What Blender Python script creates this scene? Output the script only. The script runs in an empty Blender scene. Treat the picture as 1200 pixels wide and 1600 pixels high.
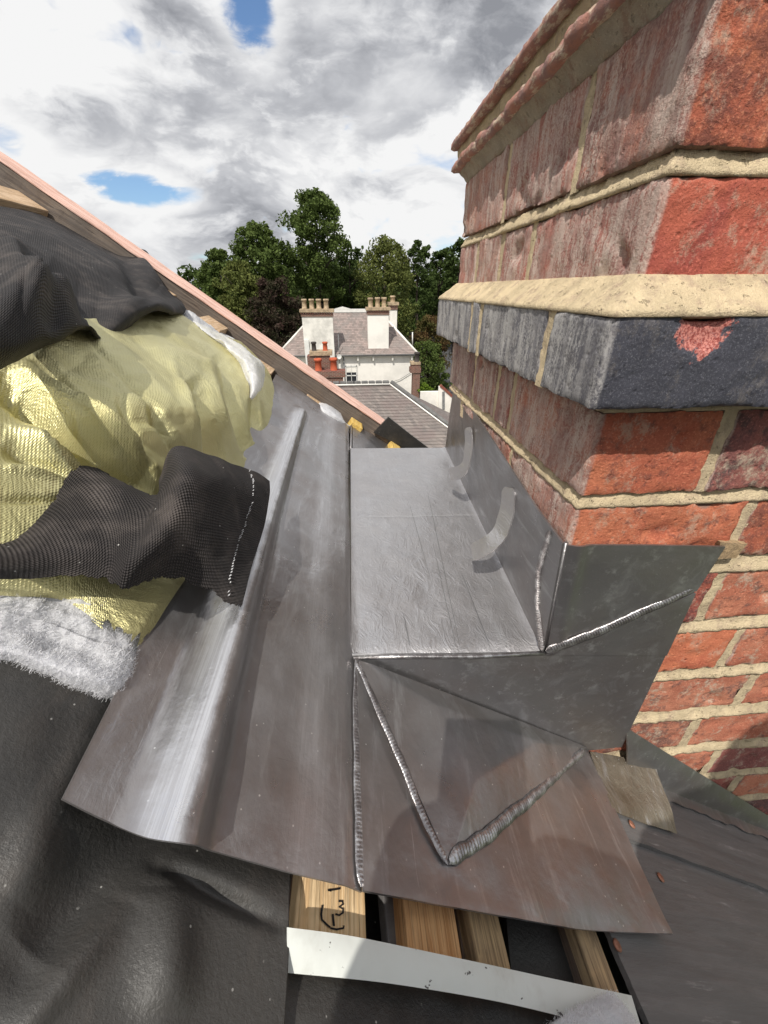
import bpy, bmesh, math, random
import numpy as np
from mathutils import Vector, noise
random.seed(7); rng = np.random.default_rng(7)
S = bpy.context.scene; COL = S.collection
R_ = math.radians

# ------------------------------------------------------------------ camera
F = 620.0; PITCH = math.atan(348/620.0); YAW = R_(-5)
cam_d = bpy.data.cameras.new('camera'); cam = bpy.data.objects.new('camera', cam_d); COL.objects.link(cam)
cam.location = (0, 0, 0); cam.rotation_euler = (math.pi/2-PITCH, 0, YAW)
cam_d.sensor_fit = 'VERTICAL'; cam_d.sensor_height = 36; cam_d.lens = 36*F/1600
cam_d.clip_start = 0.01; cam_d.clip_end = 6000
S.camera = cam
# ------------------------------------------------------------------ light
SUN_AZ, SUN_EL = R_(28), R_(56)      # azimuth measured from -Y towards -X
sdir = Vector((-math.sin(SUN_AZ)*math.cos(SUN_EL), -math.cos(SUN_AZ)*math.cos(SUN_EL), math.sin(SUN_EL)))
sd = bpy.data.lights.new('sun', 'SUN'); sd.energy = 4.3; sd.angle = R_(0.55); sd.color = (1, .955, .88)
sun = bpy.data.objects.new('sun', sd); COL.objects.link(sun); sun.location = (0, -3, 8)
sun.rotation_euler = sdir.to_track_quat('Z', 'Y').to_euler()
S.view_settings.view_transform = 'Standard'; S.view_settings.look = 'None'
S.view_settings.gamma = 1; S.view_settings.use_curve_mapping = False; S.view_settings.exposure = 0.0
world = bpy.data.worlds.new('World'); S.world = world; world.use_nodes = True

class NT:
    """tiny node helper"""
    def __init__(s, tree): s.t = tree
    def n(s, typ, ins=None, **kw):
        nd = s.t.nodes.new(typ)
        for k, v in kw.items(): setattr(nd, k, v)
        for k, v in (ins or {}).items():
            sock = nd.inputs[k]
            if isinstance(v, bpy.types.NodeSocket): s.t.links.new(v, sock)
            else: sock.default_value = v
        return nd
    def math(s, op, a, b=0.0, clamp=False):
        return s.n('ShaderNodeMath', {0: a, 1: b}, operation=op, use_clamp=clamp).outputs[0]
    def ramp(s, fac, pts, interp='LINEAR'):
        nd = s.n('ShaderNodeValToRGB', {0: fac}); cr = nd.color_ramp; cr.interpolation = interp
        while len(cr.elements) < len(pts): cr.elements.new(.5)
        for e, (p, c) in zip(cr.elements, pts):
            e.position = p; e.color = c if len(c) == 4 else (*c, 1)
        return nd.outputs[0]
    def sstep(s, v, a, b):
        return s.n('ShaderNodeMapRange', {0: v, 1: a, 2: b, 3: 0.0, 4: 1.0}, interpolation_type='SMOOTHSTEP').outputs[0]
    def noise(s, vec, scale, detail=4, rough=.55, dist=0.0):
        return s.n('ShaderNodeTexNoise', {'Vector': vec, 'Scale': scale, 'Detail': detail, 'Roughness': rough, 'Distortion': dist}).outputs[0]
    def mapv(s, vec, scale=(1, 1, 1), rot=(0, 0, 0), loc=(0, 0, 0)):
        return s.n('ShaderNodeMapping', {'Vector': vec, 'Scale': scale, 'Rotation': rot, 'Location': loc}).outputs[0]
    def mix(s, f, a, b, blend='MIX'):
        nd = s.n('ShaderNodeMix', data_type='RGBA', blend_type=blend)
        for i, v in ((0, f), (6, a), (7, b)):
            if isinstance(v, bpy.types.NodeSocket): s.t.links.new(v, nd.inputs[i])
            else: nd.inputs[i].default_value = v if i == 0 else ((*v, 1) if len(v) == 3 else v)
        return nd.outputs[2]

def ray(u, v):
    fw = Vector((math.sin(-YAW)*math.cos(PITCH), math.cos(YAW)*math.cos(PITCH), -math.sin(PITCH)))
    rt = Vector((math.cos(YAW), math.sin(YAW), 0)); up = rt.cross(fw)
    return fw + rt*((u-600)/F) - up*((v-800)/F)

# sky: Nishita seen between broken cumulus
w = NT(world.node_tree)
for nd in list(world.node_tree.nodes): world.node_tree.nodes.remove(nd)
sky = w.n('ShaderNodeTexSky', sky_type='NISHITA', sun_disc=False, sun_elevation=SUN_EL,
          sun_rotation=math.atan2(sdir.x, sdir.y), altitude=50, air_density=1.0, dust_density=.6, ozone_density=1.6)
tc = w.n('ShaderNodeTexCoord').outputs['Generated']
sep = w.n('ShaderNodeSeparateXYZ', {0: tc})
comb = w.n('ShaderNodeVectorMath', {0: tc, 1: (1, 1, 2.3)}, operation='MULTIPLY').outputs[0]
warp = w.n('ShaderNodeTexNoise', {'Vector': comb, 'Scale': 3.0, 'Detail': 5.0}).outputs['Color']
wv = w.n('ShaderNodeVectorMath', {0: comb, 1: w.n('ShaderNodeVectorMath', {0: warp, 'Scale': .22}, operation='SCALE').outputs[0]}, operation='ADD').outputs[0]
big = w.noise(w.mapv(wv, loc=(3.1, 1.7, 0)), 1.9, 7, .48)
fine = w.noise(w.mapv(wv, loc=(.3, 4.7, 2)), 6.0, 9, .6)
def bw(sc, d): return w.math('ABSOLUTE', w.math('SUBTRACT', w.noise(w.mapv(wv, loc=(sc, .7, 3.3)), sc, d, .5), .5))
bil_ = w.math('ADD', w.math('MULTIPLY', bw(4.5, 0), 2.2), w.math('ADD', w.math('MULTIPLY', bw(10, 0), 1.3), w.math('MULTIPLY', bw(24, 2), .8)))   # 0 in creases between the puffs
dens = w.math('ADD', w.math('MULTIPLY', big, .68), w.math('MULTIPLY', fine, .32))
wu = w.mapv(wv, loc=(-.03, -.02, .085))
dup = w.math('ADD', w.math('MULTIPLY', w.noise(w.mapv(wu, loc=(3.1, 1.7, 0)), 1.9, 7, .48), .68), w.math('MULTIPLY', w.noise(w.mapv(wu, loc=(.3, 4.7, 2)), 6.0, 5, .6), .32))
relief = w.math('SUBTRACT', dup, dens)        # more cloud above than here: we look at a shaded base
def gap(u, v, rad, amt, sx=1.0):
    d = ray(u, v).normalized()
    df = w.n('ShaderNodeVectorMath', {0: tc, 1: tuple(d)}, operation='SUBTRACT').outputs[0]
    df = w.n('ShaderNodeVectorMath', {0: df, 1: (1/sx, 1/sx, 1)}, operation='MULTIPLY').outputs[0]
    l = w.n('ShaderNodeVectorMath', {0: df}, operation='LENGTH').outputs[1]
    l = w.math('ADD', l, w.math('MULTIPLY', w.math('SUBTRACT', .42, bil_), rad*.5))
    l = w.math('ADD', l, w.math('MULTIPLY', w.math('SUBTRACT', fine, .5), rad*3.6))
    k = w.math('SUBTRACT', 1.0, w.sstep(l, 0.0, rad))
    return w.math('MULTIPLY', k, amt)
for (u, v, rad, amt, sx) in [(392, -4, .11, .30, .9), (225, 302, .045, .34, 3.8), (15, 222, .05, .16, 1.3), (320, 408, .05, .22, 3.)]:
    dens = w.math('SUBTRACT', dens, gap(u, v, rad, amt, sx))
for (u, v, rad, amt, sx) in [(250, 100, .45, .10, 1.3), (640, 120, .6, .11, 1.2), (250, 362, .10, .13, 3), (480, 40, .10, .08, 1), (290, 40, .10, .07, 1)]:
    dens = w.math('ADD', dens, gap(u, v, rad, amt, sx))
cover = w.sstep(w.math('ADD', dens, w.math('MULTIPLY', w.math('SUBTRACT', bil_, .42), .10)), .36, .475)
# the thicker a cloud, the greyer its base
shade_n = w.noise(w.mapv(wv, loc=(7.3, 2.2, 5)), 2.6, 8, .55)
thick = w.math('ADD', w.math('MULTIPLY', w.sstep(dens, .44, .70), .45), w.math('MULTIPLY', w.sstep(shade_n, .40, .66), .5))
for (u, v, rad, amt, sx) in [(520, 200, .40, .30, 1.4), (300, 240, .20, .22, 2.0), (780, 60, .3, .22, 1), (590, 160, .12, .12, 2), (330, 390, .10, .35, 3)]:
    thick = w.math('ADD', thick, gap(u, v, rad, amt, sx))
for (u, v, rad, amt, sx) in [(60, 90, .30, .40, 1.2), (250, 340, .10, .5, 2.5), (600, 20, .14, .3, 1.2), (480, 60, .18, .22, 1), (600, 330, .12, .3, 3)]:
    thick = w.math('SUBTRACT', thick, gap(u, v, rad, amt, sx))
thick = w.math('ADD', thick, w.math('MULTIPLY', w.math('SUBTRACT', .46, bil_), .35))
thick = w.math('ADD', thick, w.math('MULTIPLY', relief, 2.6))
thick = w.math('ADD', thick, w.math('MULTIPLY', w.math('SUBTRACT', w.noise(w.mapv(wv, loc=(1.3, 8.2, 1)), 7.0, 9, .52), .5), .4))
ccol = w.ramp(w.math('SUBTRACT', thick, .16, clamp=True), [(0, (9.2, 9.2, 9.2)), (.28, (7.7, 7.75, 7.9)), (.6, (5.2, 5.3, 5.6)), (1, (2.9, 3.0, 3.3))])
skyc = w.mix(1.0, sky.outputs[0], (1.1, 1.25, 1.4), 'MULTIPLY')
col = w.mix(cover, skyc, ccol)
bg = w.n('ShaderNodeBackground', {'Color': col, 'Strength': .1})
world.cycles.sampling_method = 'MANUAL'; world.cycles.sample_map_resolution = 512
w.t.links.new(bg.outputs[0], w.n('ShaderNodeOutputWorld').inputs[0])

# ------------------------------------------------------------------ places
D = .28                    # plane y=D is the near face of the chimney, x=XC its side face
XC = .189; YB = .75
PIT = R_(35.3); TP = math.tan(PIT)
N = Vector((math.sin(PIT), 0, math.cos(PIT))); SL = Vector((math.cos(PIT), 0, -math.sin(PIT)))
P0 = Vector((-.006, 0, -.3278)); ZG = -.3231
def onR(u, v, h=0.0):
    r = ray(u, v); return r*((P0.dot(N)+h)/r.dot(N))
def onY(u, v, y): r = ray(u, v); return r*(y/r.y)
def onX(u, v, x): r = ray(u, v); return r*(x/r.x)
def onZ(u, v, z): r = ray(u, v); return r*(z/r.z)
def Rp(x, y, h=0.0):       # point above the roof plane
    return Vector((x, y, P0.z-TP*(x-P0.x))) + N*h

# ------------------------------------------------------------------ materials
def mat(name):
    m = bpy.data.materials.new(name); m.use_nodes = True
    t = NT(m.node_tree); b = m.node_tree.nodes['Principled BSDF']
    return m, t, b
def setb(t, b, **kw):
    names = {'color': 'Base Color', 'rough': 'Roughness', 'metal': 'Metallic', 'normal': 'Normal', 'spec': 'Specular IOR Level', 'sheen': 'Sheen Weight', 'alpha': 'Alpha', 'coat': 'Coat Weight'}
    for k, v in kw.items():
        s = b.inputs[names[k]]
        if isinstance(v, bpy.types.NodeSocket): t.t.links.new(v, s)
        else: s.default_value = (*v, 1) if (k == 'color' and len(v) == 3) else v
def bump(t, h, dist, strength=1.0, normal=None):
    ins = {'Height': h, 'Distance': dist, 'Strength': strength}
    if normal is not None: ins['Normal'] = normal
    return t.n('ShaderNodeBump', ins).outputs[0]
def objc(t): return t.n('ShaderNodeTexCoord').outputs['Object']
def uvc(t): return t.n('ShaderNodeTexCoord').outputs['UV']
def rnd(t): return t.n('ShaderNodeObjectInfo').outputs['Random']
def pos(t): return t.n('ShaderNodeNewGeometry').outputs['Position']

def m_lead(name, *args, roll_glint=False, **kw): return _m_lead(name, roll_glint, *args, **kw)
def _m_lead(name, roll_glint, base=(.36, .345, .345), warm=(.26, .215, .195), rough=.34, crease=.12, warmth=.5):
    m, t, b = mat(name); p = pos(t)
    big = t.noise(p, 9, 5, .6); mid = t.noise(p, 42, 6, .65); fine = t.noise(p, 420, 3, .7)
    c = t.mix(t.math('MULTIPLY', t.sstep(big, .38, .68), warmth), base, warm)
    c = t.mix(t.math('MULTIPLY', t.sstep(t.noise(t.mapv(p, (1, .35, 1)), 30, 7, .68, .8), .50, .72), .34), c, (.60, .60, .62))
    c = t.mix(t.math('MULTIPLY', t.sstep(t.noise(t.mapv(p, (60, 7, 60)), 1, 5, .7), .55, .75), .55), c, (.64, .64, .65))
    # drag marks running with the sheet, and small pale specks of grit
    s1 = t.noise(t.mapv(p, (700, 6, 700), rot=(0, 0, .05)), 1, 3, .6)
    s2 = t.noise(t.mapv(p, (10, 420, 10), rot=(0, 0, .5)), 1, 3, .6)
    c = t.mix(t.math('MULTIPLY', t.sstep(s1, .66, .74), .5), c, (.62, .62, .63))
    c = t.mix(t.math('MULTIPLY', t.sstep(s2, .70, .76), .28), c, (.14, .13, .13))
    vo = t.n('ShaderNodeTexVoronoi', {'Vector': p, 'Scale': 95.0}).outputs['Distance']
    speck = t.math('SUBTRACT', 1.0, t.sstep(vo, .045, .075))
    c = t.mix(t.math('MULTIPLY', speck, t.sstep(mid, .42, .5)), c, (.78, .77, .75))
    if roll_glint:      # highlight on the roll's left flank and a fainter streak, painted into the colour
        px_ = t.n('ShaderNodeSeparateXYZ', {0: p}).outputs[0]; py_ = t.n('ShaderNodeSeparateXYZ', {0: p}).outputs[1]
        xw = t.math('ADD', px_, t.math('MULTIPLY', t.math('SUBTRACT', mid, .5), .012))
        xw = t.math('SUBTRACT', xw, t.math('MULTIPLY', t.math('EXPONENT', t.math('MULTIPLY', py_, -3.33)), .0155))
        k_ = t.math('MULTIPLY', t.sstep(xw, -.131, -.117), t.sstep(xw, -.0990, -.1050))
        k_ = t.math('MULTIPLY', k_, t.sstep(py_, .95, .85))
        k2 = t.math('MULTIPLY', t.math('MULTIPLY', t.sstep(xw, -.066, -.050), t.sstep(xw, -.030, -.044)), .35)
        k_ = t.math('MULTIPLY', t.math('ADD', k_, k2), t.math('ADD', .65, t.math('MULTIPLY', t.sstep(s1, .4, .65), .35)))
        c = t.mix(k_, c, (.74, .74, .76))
    dull = t.math('ADD', rough, t.math('MULTIPLY', t.math('SUBTRACT', t.noise(p, 22, 5, .6), .5), .5))
    setb(t, b, color=c, metal=.80, rough=dull)
    cr = t.noise(t.mapv(p, (1, .55, 1), rot=(0, 0, .5)), 55, 5, .62, 1.6)
    cr = t.math('ABSOLUTE', t.math('SUBTRACT', cr, .5))
    h = t.math('ADD', t.math('MULTIPLY', big, 1.6), t.math('MULTIPLY', mid, .35))
    n1 = bump(t, h, .003, .45)
    n2 = bump(t, cr, .004, crease, n1)
    n3 = bump(t, t.math('ADD', t.math('MULTIPLY', s1, .6), fine), .0002, .35, n2)
    setb(t, b, normal=n3)
    return m
M = {}
M['lead'] = m_lead('lead_sheet')
M['lead_roll'] = m_lead('lead_sheet_roll_glint', roll_glint=True)
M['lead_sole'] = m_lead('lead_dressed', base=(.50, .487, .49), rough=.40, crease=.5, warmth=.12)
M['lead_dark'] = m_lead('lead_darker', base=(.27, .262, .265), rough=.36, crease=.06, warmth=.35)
M['lead_warm'] = m_lead('lead_brown', base=(.34, .326, .324), warm=(.26, .225, .21), rough=.36, crease=.08, warmth=.7)
M['lead_old'] = m_lead('lead_old_brown', base=(.30, .26, .20), warm=(.2, .16, .11), rough=.55, crease=.9, warmth=.8)
def m_weld():
    m, t, b = mat('lead_weld'); p = pos(t)
    c = t.mix(t.sstep(t.noise(p, 110, 5, .7), .42, .64), (.28, .26, .26), (.55, .54, .54))
    setb(t, b, color=c, metal=.9, rough=.33, normal=bump(t, t.noise(p, 500, 3), .0008, .5)); return m
M['weld'] = m_weld()

def m_brick(name, a, bcol, dark, smear, blue=False):
    m, t, b = mat(name); p = pos(t); r = rnd(t)
    off = t.n('ShaderNodeCombineXYZ', {0: t.math('MULTIPLY', r, 9.0), 1: t.math('MULTIPLY', r, 5.0), 2: 0.0}).outputs[0]
    q = t.n('ShaderNodeVectorMath', {0: p, 1: off}, operation='ADD').outputs[0]
    big = t.noise(q, 16, 5, .6, .6); mid = t.noise(q, 70, 6, .68); grit = t.noise(q, 520, 4, .75)
    nrm = t.n('ShaderNodeSeparateXYZ', {0: t.n('ShaderNodeNewGeometry').outputs['Normal']}).outputs[0]
    px_ = t.n('ShaderNodeSeparateXYZ', {0: p}).outputs[0]
    side = t.math('MAXIMUM', t.sstep(nrm, -.45, -.8), t.sstep(px_, XC+(.005 if not blue else -.022), XC+(.002 if not blue else -.025)))          # the weather side of the stack, stained in vertical runs
    c = t.mix(t.sstep(big, .38, .62), a, bcol)
    c = t.mix(t.math('MULTIPLY', t.sstep(t.math('ADD', mid, t.math('MULTIPLY', t.math('SUBTRACT', r, .5), .25)), .52, .66), .85), c, dark)
    c = t.mix(t.math('MULTIPLY', t.sstep(r, .2, .9), .25), c, dark)
    c = t.mix(t.math('MULTIPLY', t.sstep(grit, .52, .70), .45), c, tuple(min(1, k*1.9+.05) for k in a))
    c = t.mix(t.math('MULTIPLY', t.sstep(grit, .42, .30), .6), c, tuple(k*.35 for k in dark))
    sm = t.noise(t.mapv(q, (1, 1, .8)), 38, 9, .82)
    c = t.mix(t.math('MULTIPLY', t.sstep(sm, .515, .64), smear), c, (.56, .47, .36))
    # weather side
    st = t.noise(t.mapv(q, (75, 95, 17)), 1, 9, .8)
    st2 = t.noise(t.mapv(q, (26, 34, 8)), 1, 6, .7)
    sc_ = t.mix(t.math('ADD', .35, t.math('MULTIPLY', t.sstep(t.noise(q, 26, 6, .7), .36, .62), .5)) if not blue else .4, c, (.29, .17, .15) if not blue else (.20, .19, .20))
    gr2 = t.math('MULTIPLY', t.math('SUBTRACT', grit, .5), .55)
    sc_ = t.mix(t.math('MULTIPLY', t.sstep(t.math('ADD', st, gr2), .385, .57), t.math('ADD', t.math('MULTIPLY', t.sstep(st2, .36, .58), .6), .18)), sc_, (.62, .52, .45) if not blue else (.52, .50, .48))
    c = t.mix(side, c, sc_)
    nz = t.n('ShaderNodeSeparateXYZ', {0: t.n('ShaderNodeNewGeometry').outputs['Normal']}).outputs[2]
    c = t.mix(t.math('MULTIPLY', t.sstep(t.math('ABSOLUTE', nz), .35, .75), .8), c, (.20, .15, .125) if not blue else (.08, .08, .09))
    if blue:
        d = t.n('ShaderNodeVectorMath', {0: p, 1: tuple(onY(1103, 508, D-.027))}, operation='SUBTRACT').outputs[0]
        l = t.n('ShaderNodeVectorMath', {0: d}, operation='LENGTH').outputs[1]
        l = t.math('ADD', l, t.math('MULTIPLY', t.math('SUBTRACT', mid, .5), .045))
        c = t.mix(t.math('SUBTRACT', 1.0, t.sstep(l, .0145, .0175)), c, t.mix(t.sstep(grit, .4, .6), (.28, .06, .05), (.66, .27, .22)))
        sk = t.noise(q, 900, 2, .8)
        c = t.mix(t.math('MULTIPLY', t.sstep(sk, .55, .7), .3), c, (.36, .36, .39))
    h = t.math('ADD', t.math('MULTIPLY', mid, .8), t.math('MULTIPLY', grit, .45 if not blue else .25))
    pit = t.n('ShaderNodeTexVoronoi', {'Vector': q, 'Scale': 120.0}).outputs['Distance']
    h = t.math('ADD', h, t.math('MULTIPLY', t.sstep(pit, .0, .28), .35))
    setb(t, b, color=c, rough=.9 if not blue else .62, spec=.25, normal=bump(t, h, .0022 if not blue else .0012, 1.0))
    return m
M['brick_orange'] = m_brick('brick_orange_red', (.60, .20, .105), (.50, .14, .08), (.22, .08, .06), .5)
M['brick_red'] = m_brick('brick_red', (.50, .135, .085), (.37, .09, .07), (.15, .06, .055), .6)
M['brick_purple'] = m_brick('brick_purple', (.40, .14, .11), (.26, .10, .09), (.10, .065, .065), .7)
M['brick_blue'] = m_brick('brick_blue', (.075, .075, .095), (.055, .056, .07), (.03, .03, .04), .12, True)
M['brick_pale'] = m_brick('brick_salted', (.58, .23, .14), (.46, .15, .09), (.17, .09, .075), .9)

def m_mortar(name, a=(.74, .60, .39), dirt=.5):
    m, t, b = mat(name); p = pos(t)
    c = t.mix(t.sstep(t.noise(p, 28, 5, .6), .4, .62), a, tuple(k*.80 for k in a))
    c = t.mix(t.math('MULTIPLY', t.sstep(t.noise(t.mapv(p, (1, 1, .5)), 60, 6, .75), .50, .66), dirt), c, (.34, .24, .19))
    c = t.mix(t.math('MULTIPLY', t.sstep(t.noise(t.mapv(p, (60, 60, 11)), 1, 7, .75), .54, .68), dirt*.6), c, (.46, .33, .25))
    c = t.mix(t.math('MULTIPLY', t.sstep(t.noise(p, 600, 3, .8), .55, .7), .35), c, (.82, .72, .52))
    h = t.math('ADD', t.noise(p, 90, 6, .75), t.math('MULTIPLY', t.noise(p, 650, 3, .8), .5))
    h = t.math('SUBTRACT', h, t.math('MULTIPLY', t.sstep(t.noise(p, 210, 3, .6), .62, .70), .6))
    setb(t, b, color=c, rough=.95, spec=.15, normal=bump(t, h, .0032, 1.0)); return m
M['mortar'] = m_mortar('lime_mortar')
M['mortar_dirty'] = m_mortar('old_mortar', (.46, .40, .32), .8)

def m_tile_pink():
    m, t, b = mat('creasing_tile_pink'); p = pos(t)
    c = t.mix(t.sstep(t.noise(p, 50, 6, .7), .4, .6), (.42, .20, .15), (.30, .17, .15))
    c = t.mix(t.math('MULTIPLY', t.sstep(t.noise(t.mapv(p, (1, .4, 1)), 110, 5, .75), .5, .62), .8), c, (.62, .51, .38))
    setb(t, b, color=c, rough=.9, normal=bump(t, t.noise(p, 240, 5, .75), .002, 1)); return m
M['tile_pink'] = m_tile_pink()

def m_wood(name, a, bcol, dark=(.10, .06, .035), axis='y', rings=55, grey=0.0, red=None):
    m, t, b = mat(name); p = pos(t); r = rnd(t)
    sc = {'y': (1, .035, 1), 'x': (.035, 1, 1), 's': (.05, 1, .05)}[axis]
    if axis == 's': p = t.mapv(p, rot=(0, -PIT, 0)); sc = (.035, 1, 1)
    q = t.mapv(p, sc)
    q = t.n('ShaderNodeVectorMath', {0: q, 1: t.n('ShaderNodeCombineXYZ', {0: r, 1: r, 2: r}).outputs[0]}, operation='ADD').outputs[0]
    g = t.noise(q, rings, 3, .5, 1.5)
    ln = t.math('FRACT', t.math('MULTIPLY', g, 9.0))
    c = t.mix(t.sstep(ln, .15, .95), a, bcol)
    fi = t.noise(q, rings*9, 4, .7)
    c = t.mix(t.math('MULTIPLY', t.sstep(fi, .52, .7), .55), c, dark)
    c = t.mix(t.math('MULTIPLY', t.sstep(t.noise(p, 25, 4, .6), .5, .7), .35), c, tuple(k*.6 for k in bcol))
    if grey: c = t.mix(t.math('MULTIPLY', t.sstep(t.noise(p, 18, 5, .7), .35, .6), grey), c, (.14, .12, .105))
    setb(t, b, color=c, rough=.8, spec=.25, normal=bump(t, t.math('ADD', fi, t.math('MULTIPLY', ln, .3)), .0012, .9)); return m
M['pine'] = m_wood('fresh_pine', (.86, .64, .38), (.72, .48, .25))
M['pine_orange'] = m_wood('orange_pine', (.72, .42, .20), (.54, .27, .11))
M['pine_old'] = m_wood('weathered_pine', (.54, .38, .21), (.36, .25, .14), grey=.3)
M['beam_brown'] = m_wood('brown_beam', (.20, .13, .09), (.12, .08, .055), grey=.5)
M['rafter_grey'] = m_wood('weathered_rafter', (.21, .165, .13), (.115, .09, .075), dark=(.03, .025, .02), axis='s', rings=28, grey=.6)
M['rafter_pink'] = m_wood('pink_planed_timber', (.74, .50, .42), (.62, .38, .30), dark=(.34, .17, .12), axis='s', rings=22)
M['batten_end'] = m_wood('batten', (.62, .45, .30), (.50, .34, .20), axis='y', rings=40)
M['foam_yellow'] = m_wood('chipped_yellow_wood', (.74, .52, .17), (.62, .40, .10), axis='y', rings=30)

def m_felt(name, base, pitch_m=.0031, amt=1.0, dust=.32, rough=.7):
    m, t, b = mat(name); uv = uvc(t)
    s = t.n('ShaderNodeSeparateXYZ', {0: uv})
    k = 2*math.pi/pitch_m
    u1 = t.math('MULTIPLY', t.math('ADD', s.outputs[0], s.outputs[1]), k*.7); v1 = t.math('MULTIPLY', t.math('SUBTRACT', s.outputs[0], s.outputs[1]), k*.7)
    wv_ = t.math('MULTIPLY', t.math('SINE', u1), t.math('SINE', v1))
    p = pos(t)
    c = t.mix(t.sstep(wv_, -.2, .9), tuple(q*.45 for q in base), tuple(q*1.5 for q in base))
    c = t.mix(t.math('MULTIPLY', t.sstep(t.noise(p, 26, 6, .65), .45, .75), dust), c, (.21, .175, .155))
    vo = t.n('ShaderNodeTexVoronoi', {'Vector': p, 'Scale': 75.0}).outputs['Distance']
    c = t.mix(t.math('SUBTRACT', 1.0, t.sstep(vo, .03, .055)), c, (.5, .48, .45))
    n1 = bump(t, t.noise(p, 60, 4, .6), .004, .5)
    setb(t, b, color=c, rough=rough, spec=.35, normal=bump(t, wv_, .0006*amt, 1.0, n1)); return m
M['felt'] = m_felt('black_woven_felt', (.040, .034, .033))
M['felt_far'] = m_felt('black_woven_felt_far', (.036, .032, .032), .0052)
def m_membrane(name='bitumen_membrane', base=(.024, .0235, .023)):
    m, t, b = mat(name); p = pos(t)
    c = t.mix(t.sstep(t.noise(p, 7, 6, .65), .38, .66), base, (.052, .049, .045))
    c = t.mix(t.math('MULTIPLY', t.sstep(t.noise(t.mapv(p, rot=(0, 0, .7), scale=(1, .3, 1)), 22, 6, .7), .52, .72), .5), c, (.085, .072, .062))
    vo = t.n('ShaderNodeTexVoronoi', {'Vector': p, 'Scale': 130.0, 'Randomness': 1.0})
    sp = t.math('MULTIPLY', t.math('SUBTRACT', 1.0, t.sstep(vo.outputs['Distance'], .06, .10)), t.sstep(t.noise(p, 35, 4), .5, .6))
    c = t.mix(t.math('MULTIPLY', sp, .8), c, (.45, .44, .41))
    wavy = t.n('ShaderNodeTexWave', {'Vector': t.mapv(p, rot=(0, 0, 1.05)), 'Scale': 130.0, 'Distortion': 14.0, 'Detail': 2.0, 'Detail Scale': .12}).outputs[1]
    wm = t.math('MULTIPLY', wavy, t.math('MULTIPLY', t.sstep(t.noise(p, 8, 2), .5, .65), .06))
    n1 = bump(t, t.noise(p, 9, 3, .5), .003, .4)
    n2 = bump(t, t.math('ADD', t.noise(p, 330, 4, .75), t.math('MULTIPLY', wm, .8)), .0009, .7, n1)
    setb(t, b, color=c, rough=.48, spec=.5, normal=n2); return m
M['membrane'] = m_membrane()
M['underfelt'] = m_membrane('dark_underlay', (.012, .012, .012))

def m_foil():
    m, t, b = mat('gold_foil'); uv = uvc(t); p = pos(t)
    s = t.n('ShaderNodeSeparateXYZ', {0: uv}); k = 2*math.pi/.0042
    q = t.math('MULTIPLY', t.math('SINE', t.math('MULTIPLY', t.math('ADD', s.outputs[0], s.outputs[1]), k*.7)), t.math('SINE', t.math('MULTIPLY', t.math('SUBTRACT', s.outputs[0], s.outputs[1]), k*.7)))
    c = t.mix(t.sstep(t.noise(p, 10, 5, .6), .35, .65), (.70, .655, .36), (.60, .55, .27))
    c = t.mix(t.math('MULTIPLY', t.sstep(q, .3, .9), .22), c, (.50, .42, .16))
    cr = t.math('ABSOLUTE', t.math('SUBTRACT', t.noise(p, 22, 7, .62, 1.2), .5))
    n1 = bump(t, cr, .010, .6)
    n2 = bump(t, t.math('ADD', q, t.math('MULTIPLY', t.noise(p, 260, 4, .7), .8)), .0003, .5, n1)
    setb(t, b, color=c, metal=.68, rough=.40, normal=n2); return m
M['foil'] = m_foil()
def m_plain(name, c, rough=.8, metal=0.0, var=.15, scale=4.0, bmp=0.0, bs=40, spec=.3):
    m, t, b = mat(name); p = pos(t)
    cc = t.mix(t.sstep(t.noise(p, scale, 6, .65), .35, .68), c, tuple(k*(1-var*2.2) for k in c))
    setb(t, b, color=cc, rough=rough, metal=metal, spec=spec)
    if bmp: setb(t, b, normal=bump(t, t.noise(p, bs, 5, .7), bmp, 1))
    return m
M['wool'] = m_plain('white_wool', (.90, .90, .92), .98, var=.05, scale=40, bmp=.0006, bs=300)
_m = M['wool']; _t = NT(_m.node_tree); _b = _m.node_tree.nodes['Principled BSDF']
_t.t.links.new(_t.n('ShaderNodeMixShader', {0: .45, 1: _b.outputs[0], 2: _t.n('ShaderNodeBsdfTranslucent', {'Color': (.95, .95, .97, 1)}).outputs[0]}).outputs[0], _m.node_tree.nodes['Material Output'].inputs[0])
M['copper'] = m_plain('copper', (.50, .24, .16), .5, .55, var=.25, scale=120, bmp=.0006, bs=700)
M['bark'] = m_plain('bark', (.10, .08, .06), .95, var=.3, scale=3, bmp=.05, bs=14)
M['ink'] = m_plain('black_marker', (.02, .018, .02), .7)
def m_strip():
    m, t, b = mat('white_plastic_strip'); p = pos(t)
    c = t.mix(t.sstep(t.noise(t.mapv(p, (1, 2.2, 1)), 70, 6, .7), .645, .665), (.66, .68, .64), (.06, .05, .045))
    c = t.mix(t.math('MULTIPLY', t.sstep(t.noise(p, 24, 6, .7), .5, .75), .4), c, (.42, .40, .35))
    setb(t, b, color=c, rough=.42, normal=bump(t, t.noise(p, 30, 3), .004, .5)); return m
M['strip'] = m_strip()
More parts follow.
